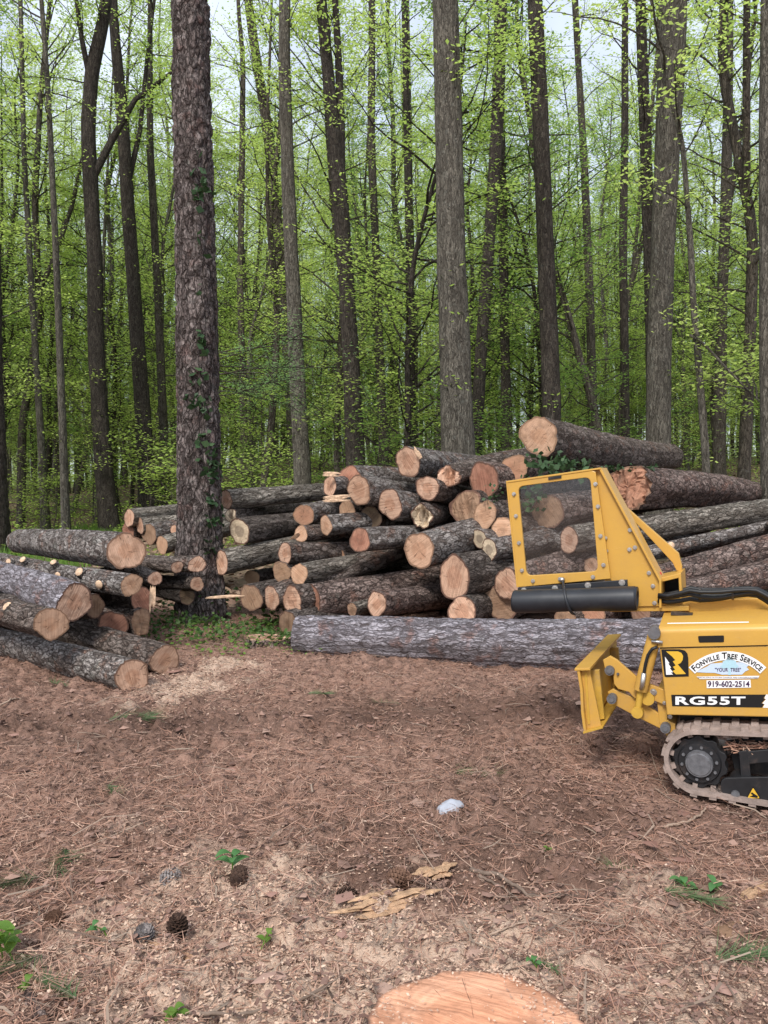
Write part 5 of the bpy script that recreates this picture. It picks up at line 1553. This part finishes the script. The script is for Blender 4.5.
decal_poly('banner', [[(696.5, 676.4), (759.5, 675.6), (758, 678.2), (736, 678.6), (700, 678.9)]], 'decalwhite', sg, 1)
decal_text('small_lettering', 'SPECIALIZING IN STORM DAMAGE AND DANGEROUS TREES', (698, 676.7, 758, 678.0), 'decalpurple', sg, 2, 0)
decal_text('slogan', '"YOUR  TREE"', (715, 667.6, 741, 671.4), 'decalpurple', sg, 2, .01)
decal_poly('phone_backing', [[(706.5, 680.2), (750.5, 679.5), (751, 687.4), (706.8, 688)]], 'decalwhite', sg, 1)
decal_text('phone_number', '919-602-2514', (707.8, 680.7, 749.6, 686.8), 'decalpurple', sg, 2, .03)
ms = decal_poly('model_stripe', [[(671.2, 694.6), (766, 694.4), (763.5, 698), (765.3, 699), (761.5, 703), (764, 704), (762, 707.4), (672.2, 706)]], 'decalblack', body, 0)
decal_text('model_lettering', 'RG55T', (675.5, 696.3, 745.5, 704.7), 'decalwhite', ms, 1, .03, None, 1.1)
decal_poly('stripe_flash', [[(766, 694.4), (768.4, 694.4), (768.6, 707.8), (762.8, 707.4), (764.8, 704.2), (762.4, 703.2), (766, 699.2), (764.4, 698.2)]], 'decalwhite', ms, 0)

# ------------------------------------------------------------------ things on the ground
# fresh stump at the camera's feet
sx_, sy2 = STUMP
st = thing('tree_stump', 'wide freshly cut stump with orange top at the bottom edge of the picture', 'stump', (sx_, sy2, 0))
n = 90; th = np.arange(n) * 2 * np.pi / n; rs = np.random.default_rng(2)
wob = 1 + .03 * np.cos(2 * th + 1) + .008 * np.cos(5 * th) + .01 * np.cos(9 * th + 2) + .009 * rs.normal(size=n)
V, rr, Qd, Td = face_disc(.305, n, 16, wob, 0, 3, (.02, -.02))
V[:, 2] += .085 + .007 * fbm(V * np.array([4, 22, 1]), 3, 8)
link('cut_face', mesh_np('cut_face', V, Qd[:, ::-1], Td[:, ::-1], mat=M['stumptop'], smooth=True, attrs={'rr': rr * .93}), st)
rim = V[-n:]; rows = [rim]
for h_, f_ in ((.05, 1.03), (.02, 1.07), (-.06, 1.2)):
    q = rim.copy(); q[:, :2] *= f_; q[:, 2] = h_ + .006 * rs.normal(size=n); rows.append(q)
V = np.concatenate(rows); i = np.arange(3)[:, None] * n; j = np.arange(n)[None]; k = (j + 1) % n
link('bark', mesh_np('bark', V, np.stack([i + j, i + n + j, i + n + k, i + k], -1).reshape(-1, 4), mat=M['bark_red'], smooth=True), st)
rs = np.random.default_rng(6); n = 1300; a = rs.random(n) * 6.28; r_ = .3 * rs.random(n) ** .35; k = (np.sin(a * 2 + 1) + rs.normal(0, .6, n) > .2) | (r_ > .26); a, r_ = a[k], r_[k]; n = len(a)
c0 = np.stack([sx_ + r_ * np.cos(a), sy2 + r_ * np.sin(a), np.full(n, .098) + .004 * rs.random(n)], 1)
u_ = rs.random(n) * 6.28; L_e = .002 + .006 * rs.random(n)[:, None]; d_ = np.stack([np.cos(u_), np.sin(u_), rs.normal(0, .2, n)], 1) * L_e; e_ = np.stack([-np.sin(u_), np.cos(u_), rs.normal(0, .3, n)], 1) * L_e * .5
tag(link('saw_chips', mesh_np('saw_chips', np.stack([c0 - d_, c0 + e_, c0 + d_, c0 - e_], 1).reshape(-1, 3), np.arange(n * 4).reshape(-1, 4), mat=M['chips'])), 'pale saw chips lying on the cut top of the orange stump', 'saw chips', None, 'stuff')
# low stump by the tip of the fallen log
p = on_ground(268, 645)
s2 = thing('tree_stump', 'low flat pale stump by the left tip of the long fallen log', 'stump', tuple(p))
n = 40; th = np.arange(n) * 2 * np.pi / n
wob = 1 + .12 * np.cos(2 * th) + .05 * np.cos(5 * th)
V, rr, Qd, Td = face_disc(.19, n, 6, wob, .02, 5, (0, 0)); V[:, 2] += .07
link('cut_face', mesh_np('cut_face', V, Qd[:, ::-1], Td[:, ::-1], mat=M['cut_tan'], attrs={'rr': rr * .9}), s2)
rim = V[-n:]; q = rim.copy(); q[:, :2] *= 1.12; q[:, 2] = -.05; V = np.concatenate([rim, q]); j = np.arange(n); k = (j + 1) % n
link('bark', mesh_np('bark', V, np.stack([j, n + j, n + k, k], 1), mat=M['bark_red'], smooth=True), s2)

# pale stone
p = on_ground(450, 812)
bm = bmesh.new(); bmesh.ops.create_icosphere(bm, subdivisions=4, radius=1)
V = np.array([v.co[:] for v in bm.verts])
dn = 1 + .16 * fbm(V * 1.4 + 3, 3, 2)
for v_, q_, s_ in zip(bm.verts, V, dn): v_.co = q_ * s_ * np.array([.068, .042, .05])
me = bpy.data.meshes.new('stone'); bm.to_mesh(me); bm.free()
for f_ in me.polygons: f_.use_smooth = True
me.materials.append(plain_mat('pale_stone', (.36, .38, .43), .6, .3, 0, .18, 14, .003, (.30, .22, .17), .5))
o = link('stone', me); o.location = (p[0], p[1], float(lump_z(p[:1], p[1:2])[0]) + .022); o.rotation_euler = (0, R(-22), .3)
tag(o, 'pale bluish white stone lying alone on the brown pine straw', 'stone')


# split wood
def slab(p0, p1, w, h, seed, name, label, mat, cat):
    rs = np.random.default_rng(seed); p0 = np.array(p0); p1 = np.array(p1); c_ = (p0 + p1) / 2; d = p1 - p0; L = np.linalg.norm(d); d /= L
    u = np.array([-d[1], d[0], 0]); nx_, ny_ = 40, 12
    A, B = np.meshgrid(np.linspace(-1, 1, nx_), np.linspace(-1, 1, ny_)); A = A.ravel(); B = B.ravel()
    q = np.stack([A * 2, B * 5, np.full(len(A), seed)], 1)
    end = fbm(np.stack([B * 4, np.sign(A), np.full(len(A), seed * 1.7)], 1), 3, seed) * .35
    wid = (1 - .5 * np.abs(A) ** 2.5 + .25 * fbm(np.stack([A * 3, np.sign(B), A * 0 + seed], 1), 2, seed + 3))
    top = h * (1 - .7 * np.abs(B) ** 2) * (1 - .45 * np.abs(A) ** 3) + .2 * h * fbm(q * np.array([1, 2.4, 1]), 3, seed)
    X = A * L / 2 * (1 + end * (np.abs(A) > .8)); Y = B * w / 2 * wid
    top_ = d[None] * X[:, None] + u[None] * Y[:, None] + np.array([0, 0, 1])[None] * np.maximum(top, .004)[:, None]
    bot = top_.copy(); bot[:, 2] = -.02
    V = np.concatenate([top_, bot]); n = nx_ * ny_
    i = (np.arange(ny_ - 1)[:, None] * nx_ + np.arange(nx_ - 1)[None]).ravel()
    Qd = [np.stack([i, i + 1, i + nx_ + 1, i + nx_], 1)]
    bd = list(range(nx_)) + [nx_ * (k + 1) - 1 for k in range(1, ny_)] + [n - 2 - k for k in range(nx_ - 1)] + [nx_ * k for k in range(ny_ - 2, 0, -1)]
    bd = np.array(bd); b2 = np.roll(bd, -1); Qd.append(np.stack([bd, bd + n, b2 + n, b2], 1))
    o = link(name, mesh_np(name, V, np.concatenate(Qd), mat=M[mat]), None, tuple(c_))
    return tag(o, label, cat)


M['slabwood'] = cut_mat('split_wood', (.56, .36, .20), (.50, .28, .15), .5)
M['slabwood'] = plain_mat('split_wood_grain', (.50, .32, .195), .85, .15, 0, .4, 22, .02, (.25, .14, .09), .8)
def gp(px, py, dz=0):
    p = on_ground(px, py); p[2] = float(lump_z(p[:1], p[1:2])[0]) + dz; return p
def torn_wood(p0, p1, w, h, seed, n, label):
    rs = np.random.default_rng(seed); p0 = np.array(p0); p1 = np.array(p1); c_ = (p0 + p1) / 2; d = p1 - p0; L = np.linalg.norm(d); d /= L
    u = np.array([-d[1], d[0], 0.]); up_ = np.array([0, 0, 1.]); mb = MB()
    for k in range(n):
        b_ = (k + .5) / n * 2 - 1
        st = rs.uniform(0, .28) + .12 * abs(b_); en = 1 - rs.uniform(0, .34) - .14 * abs(b_)
        if k == n // 2: st, en = -.12, 1.04
        m_ = 12; f = np.linspace(st, en, m_)
        wob_ = rs.normal(0, .003, (m_, 1)) * u + np.cumsum(rs.normal(0, .0018, m_))[:, None] * up_
        pts = d[None] * ((f - .5) * L)[:, None] + u[None] * (b_ * w / 2) + up_[None] * (h * (1 - .55 * b_ * b_) * rs.uniform(.55, 1.0) + .012 * np.sin(f * 3 + seed)[:, None] * 0 + .004) + wob_
        rad = w / n * rs.uniform(.95, 1.5) * np.clip(np.minimum((f - st) / .16, (en - f) / .12) + .12, .08, 1) ** .7
        mb.tube(pts, rad, 7, True, flat=.5)
    o = mb.build('wood_slab', M['slabwood'], None, False); o.location = tuple(c_)
    return tag(o, label, 'wood slab')


torn_wood(gp(342, 921), gp(438, 901), .115, .035, 3, 11, 'torn yellowish slab of split wood lying in front of the pine cones')
torn_wood(gp(417, 880), gp(457, 864), .09, .022, 8, 8, 'crumbled smaller piece of yellow wood behind the torn slab')
q0 = gp(27, 1003, .02); q1 = gp(44, 1040, .012)
brt, _, _ = make_log(q0, q1 - q0, .17, .016, .018, 'bark_red', 'cut_tan', 'short broken branch with orange tip in the bottom left corner', None, seg=16, step=.02, name='broken_branch', bend=.004)
brt['category'] = 'branch'
for k, (a_, b2_, w_, lab) in enumerate([((742, 902), (766, 890), .05, 'curled dry tan leaf near the right edge below the track'), ((715, 945), (738, 938), .055, 'flat pinkish tan dead leaf on the right foreground'), ((150, 948), (200, 975), .03, 'flat brown bark strip on the sawdust at lower left')]):
    slab(gp(*a_), gp(*b2_), w_, .012, 20 + k, 'dead_leaf' if k < 2 else 'bark_strip', lab, 'slabwood' if k == 0 else 'cut_brown', 'dead leaf' if k < 2 else 'bark strip')


# pine cones
def cone_mesh(seed):
    rs = np.random.default_rng(seed); mb = MB(); N = 78
    mb.tube([[0, 0, 0], [0, 0, .03], [0, 0, .07], [0, 0, .082]], [.01, .016, .01, .003], 8)
    for k in range(N):
        f = k / N; a = k * 2.39996; z_ = .004 + .076 * f
        r_ = .033 * math.sin(math.pi * (.22 + .74 * f)) ** .8
        out = np.array([math.cos(a), math.sin(a), .25 + .5 * f]); out /= np.linalg.norm(out); sd_ = np.array([-math.sin(a), math.cos(a), 0]); upv = np.cross(out, sd_) * -1
        c0 = np.array([math.cos(a) * .006, math.sin(a) * .006, z_]); tip = c0 + out * r_
        w_ = .0085
        V = [c0 - sd_ * .003, c0 + sd_ * .003, tip + sd_ * w_ - out * .004, tip + out * .002 + np.array([0, 0, .003]), tip - sd_ * w_ - out * .004]
        V += [v_ - np.array([0, 0, .004]) for v_ in V]
        mb.add(V, [[0, 1, 2, 4], [5, 9, 7, 6], [2, 7, 8, 3], [3, 8, 9, 4], [0, 4, 9, 5], [1, 6, 7, 2]], [[2, 3, 4], [7, 9, 8]])
    return mb


M['cone_dark'] = island_mat('pine_cone_dark', [(.035, .022, .018), (.09, .055, .04), (.06, .036, .028)])
M['cone_grey'] = island_mat('pine_cone_grey', [(.16, .14, .135), (.27, .24, .23), (.12, .10, .095)])
M['cone_brown'] = island_mat('pine_cone_brown', [(.10, .055, .038), (.19, .11, .075), (.14, .08, .055)])
cms = {k: cone_mesh(1).mesh('pine_cone', M[k]) for k in ('cone_dark', 'cone_grey', 'cone_brown')}
for px_, py_, mt, rot, lab in [(177, 944, 'cone_dark', (.2, .1, 0), 'dark open pine cone standing upright on the sawdust at lower left'), (143, 940, 'cone_grey', (.5, -.3, 1), 'grey weathered pine cone next to the upright dark one'), (160, 884, 'cone_grey', (1.3, .2, 2), 'grey pine cone lying alone above the upright dark one'), (402, 884, 'cone_brown', (.4, .3, 0), 'brown pine cone behind the torn wood slab, right one of three'), (388, 890, 'cone_brown', (1.2, .3, 2), 'brown pine cone behind the torn wood slab, middle one of three'), (338, 894, 'cone_dark', (1.3, .5, 1), 'dark pine cone half buried left of the other two by the slab'), (237, 892, 'cone_dark', (1.2, .3, 3), 'small dark pine cone under the broad-leaved seedling'), (58, 920, 'cone_brown', (1.1, .2, 0), 'brown pine cone nearest the left edge among needles')]:
    o = link('pine_cone', cms[mt]); o.location = tuple(gp(px_, py_, .012 if rot[0] > 1 else 0)); o.rotation_euler = rot
    tag(o, lab, 'pine cone', 'pine cones on the ground')


# sticks
def stick(px, r_, label, mat='twig', lift=.012, name='twig', fork=None):
    P_ = [gp(x, y, lift) for x, y in px]
    s = np.arange(len(P_)); t = np.linspace(0, len(P_) - 1, 8 * len(P_))
    W = np.stack([np.interp(t, s, np.array(P_)[:, k]) for k in range(3)], 1)
    W[1:-1] = (W[:-2] + W[1:-1] * 2 + W[2:]) / 4
    rs = np.random.default_rng(int(px[0][0])); W += rs.normal(0, r_ * .25, W.shape)
    W[:, 2] = np.maximum(W[:, 2], lump_z(W[:, 0], W[:, 1]) + r_ * .6)
    mb = MB(); mb.tube(W, np.linspace(r_, r_ * .45, len(W)), 7)
    if fork is not None:
        q = W[int(len(W) * .55)]; e = gp(*fork, .05); mb.tube([q, (q + e) / 2 + rs.normal(0, .01, 3), e], [r_ * .6, r_ * .45, r_ * .2], 5)
    tag(mb.build(name, M[mat], None, True), label, 'twig')


stick([(190, 1030), (240, 1022), (290, 1010), (330, 995), (352, 990)], .0065, 'long grey twig along the bottom edge left of the stump', fork=(345, 1006))
stick([(486, 942), (520, 938), (556, 928), (585, 905)], .004, 'thin curved pale twig in the foreground right of centre', 'twigpale')
stick([(470, 866), (500, 882), (530, 893), (560, 896)], .010, 'dark root-like branch lying right of the crumbled wood', 'twig')
stick([(478, 886), (505, 888), (520, 892)], .006, 'short forked twig under the dark root-like branch', 'twig')
stick([(664, 822), (690, 818), (702, 809), (706, 803)], .008, 'pale curved stick in front of the track', 'twigpale')
stick([(105, 733), (135, 722), (165, 717)], .006, 'thin branch on the brown ground in front of the left pile', 'twig')
stick([(205, 706), (240, 696), (275, 688)], .005, 'pale thin stick on the ground between the piles', 'twigpale')
stick([(0, 708), (14, 704), (24, 702)], .008, 'short stick at the left edge below the lowest log', 'twigpale')
stick([(14, 935), (38, 930), (40, 912), (38, 905)], .005, 'bent grey twig near the left edge beside the cone', 'twig')
stick([(655, 785), (668, 793), (684, 798)], .004, 'thin grass stem leaning on the tip of the track', 'twigpale')
stick([(640, 930), (610, 940), (590, 952)], .003, 'fine dry stalk right of the curved pale twig', 'twigpale')
stick([(650, 690 + 60), (655, 765), (668, 790)], .0035, 'thin dry stem on the ground just left of the track', 'twigpale')

# green pine tufts
rs = np.random.default_rng(17)
for px_, py_, sz, lab in [(112, 794, .10, 'small tuft of green pine needles left of centre on the bare ground'), (463, 772, .17, 'wide spray of green pine needles in the middle of the clearing'), (62, 858, .16, 'pale green pine spray lying at the left'), (627, 864, .10, 'green pine tuft in the right foreground below the track'), (388, 702, .12, 'green needles in front of the long fallen log'), (130, 727, .18, 'green pine sprig along the thin branch before the left pile'), (6, 892, .16, 'dense green pine spray cut by the left edge'), (748, 968, .17, 'blue-green pine spray near the lower right edge'), (688, 908, .12, 'sparse green pine needles above the lower right leaf'), (10, 985, .14, 'dusty green pine spray low at the left edge'), (60, 1005, .10, 'thin green needle tuft beside the orange-tipped branch'), (60, 690, .13, 'green needles under the lowest left log'), (318, 700, .10, 'few green needles left of the needles by the fallen log'), (545, 978, .06, 'small green sprig at the upper edge of the orange stump')]:
    c0 = gp(px_, py_, .012); m_ = int(130 * sz / .12)
    ax_ = rs.random() * 6.28; V = []
    for k in range(m_):
        f = rs.random(); base = np.array([math.cos(ax_), math.sin(ax_) * .8, 0]) * (f - .5) * sz * 1.6
        a = ax_ + rs.normal(0, .55); e_ = abs(rs.normal(.12, .18)); L = sz * (.5 + .5 * rs.random())
        d = np.array([math.cos(a) * math.cos(e_), math.sin(a) * math.cos(e_), math.sin(e_)]); s_ = np.array([-math.sin(a), math.cos(a), .3]) * .0014
        V += [base - s_, base + s_, base + d * L]
    V = np.array(V)
    root = thing('pine_sprig', lab, 'pine sprig', tuple(c0), 'green pine sprigs dropped on the ground')
    link('needles', mesh_np('needles', V, tris=np.arange(len(V)).reshape(-1, 3), mat=M['needle_green']), root)
    mb = MB(); mb.tube([np.array([math.cos(ax_), math.sin(ax_) * .8, 0]) * -sz * .8, np.zeros(3) + [0, 0, .004], np.array([math.cos(ax_), math.sin(ax_) * .8, 0]) * sz * .75], [.003, .0025, .001], 5); mb.build('stem', M['twig'], root)


# small plants with real leaves
def leaf_blade(mb, base, d, L, w, bend):
    d = np.array(d, float); d /= np.linalg.norm(d); s_ = np.cross(d, [0, 0, 1.]); s_ /= np.linalg.norm(s_); up_ = np.cross(s_, d)
    V = []; n = 7
    for k, t in enumerate(np.linspace(0, 1, n)):
        ww = w / 2 * math.sin(math.pi * min(1, t * .92 + .05)) ** .8; c_ = base + d * L * t - up_ * (-bend * math.sin(t * 2.2)) - np.array([0, 0, bend * t * t])
        V += [c_ - s_ * ww + up_ * ww * .25, c_, c_ + s_ * ww + up_ * ww * .25]
    Qd = []
    for k in range(n - 1):
        a = k * 3; Qd += [[a, a + 1, a + 4, a + 3], [a + 1, a + 2, a + 5, a + 4]]
    mb.add(V, Qd)


def plant(px, py, h, leaves, L, w, mat, label, seed, stems=1, name='seedling'):
    rs = np.random.default_rng(seed); c0 = gp(px, py)
    root = thing(name, label, 'plant', tuple(c0)); sm = MB(); lm = []
    for s_ in range(stems):
        b0 = np.array([rs.normal(0, .03 * (stems > 1)), rs.normal(0, .03 * (stems > 1)), -.01]); tp_ = b0 + np.array([rs.normal(0, .02), rs.normal(0, .02), h * (.7 + .4 * rs.random())])
        sm.tube([b0, (b0 + tp_) / 2 + rs.normal(0, .006, 3), tp_], [.003, .0025, .0015], 6)
        for k in range(leaves):
            f = .35 + .65 * (k + 1) / leaves; a = k * 2.3 + rs.random() + s_; lb = MB()
            leaf_blade(lb, b0 + (tp_ - b0) * f, [math.cos(a), math.sin(a), .2 + rs.normal(0, .3)], L * (.7 + .5 * rs.random()), w, L * .25)
            lm.append(lb)
    sm.build('stem', M['weed'], root)
    for lb in lm: lb.build('leaf', M[mat], root, True)


plant(232, 880, .13, 5, .075, .042, 'seedling', 'broad-leaved green seedling standing in the brown straw left of centre', 1)
plant(4, 958, .16, 6, .07, .045, 'weed', 'bright green leafy plant cut by the left edge', 2, 2)
plant(155, 1026, .05, 6, .05, .03, 'weed', 'bright green weed at the bottom edge', 3, 2)
plant(258, 950, .07, 4, .035, .022, 'weed', 'thin light green seedling beside the sawdust patch', 4)
plant(108, 940, .05, 4, .04, .024, 'seedling', 'tiny dark green seedling left of the grey pine cone', 6)
plant(540, 985, .045, 5, .035, .02, 'seedling', 'small dark green seedling by the rim of the orange stump', 8)
plant(700, 900, .05, 5, .05, .03, 'seedling', 'dark green creeping leaves in the right foreground', 9, 2)
plant(543, 850, .035, 3, .03, .02, 'weed', 'tiny bright seedling in the middle of the brown ground', 11)
plant(20, 1000, .06, 4, .04, .025, 'weed', 'small bright weed low in the left corner', 12)

# ------------------------------------------------------------------ light, sky, camera
SUN_EL, SUN_AZ = R(47), R(202)   # azimuth measured clockwise from +Y
w = bpy.data.worlds.new('World'); scene.world = w; w.use_nodes = True
nt = w.node_tree; g = NG(nt)
sky = g.n('ShaderNodeTexSky', sky_type='NISHITA'); sky.sun_disc = False; sky.sun_elevation = SUN_EL; sky.sun_rotation = SUN_AZ; sky.dust_density = 2.5; sky.air_density = 1.0
tc = g.n('ShaderNodeTexCoord').outputs['Generated']
cl = g.ramp(g.noise(tc, 2.2, 6, .6), [(.35, .45), (.65, .85)])
cc = g.mix(cl, sky.outputs[0], (6.0, 6.6, 7.5))
bg = nt.nodes['Background']; g.link(cc, bg.inputs['Color']); bg.inputs['Strength'].default_value = .10
sl = bpy.data.lights.new('sun', 'SUN'); sl.energy = 1.9; sl.angle = R(16); sl.color = (1, .96, .9)
so = bpy.data.objects.new('sun', sl); COL.objects.link(so)
sd = Vector((math.sin(SUN_AZ) * math.cos(SUN_EL), math.cos(SUN_AZ) * math.cos(SUN_EL), math.sin(SUN_EL)))
so.rotation_euler = (-sd).to_track_quat('-Z', 'Y').to_euler()
cam = bpy.data.cameras.new('camera'); cam.sensor_fit = 'VERTICAL'; cam.sensor_height = 24; cam.lens = 24 * F / 1024; cam.clip_start = .05; cam.clip_end = 900
co = bpy.data.objects.new('camera', cam); COL.objects.link(co); co.location = (0, 0, CAMZ); co.rotation_euler = (math.pi / 2 - PITCH, 0, 0)
scene.camera = co
vs = scene.view_settings; scene.display_settings.display_device = 'sRGB'; vs.view_transform = 'Standard'; vs.look = 'None'; vs.gamma = 1; vs.use_curve_mapping = False; vs.exposure = 0.85
cyc = scene.cycles
cyc.max_bounces = 9; cyc.diffuse_bounces = 6; cyc.glossy_bounces = 2; cyc.transmission_bounces = 8; cyc.transparent_max_bounces = 8; cyc.caustics_reflective = False; cyc.caustics_refractive = False
cyc.use_denoising = True
try:
    cyc.denoiser = 'OPENIMAGEDENOISE'; cyc.denoising_prefilter = 'ACCURATE'
except Exception: pass
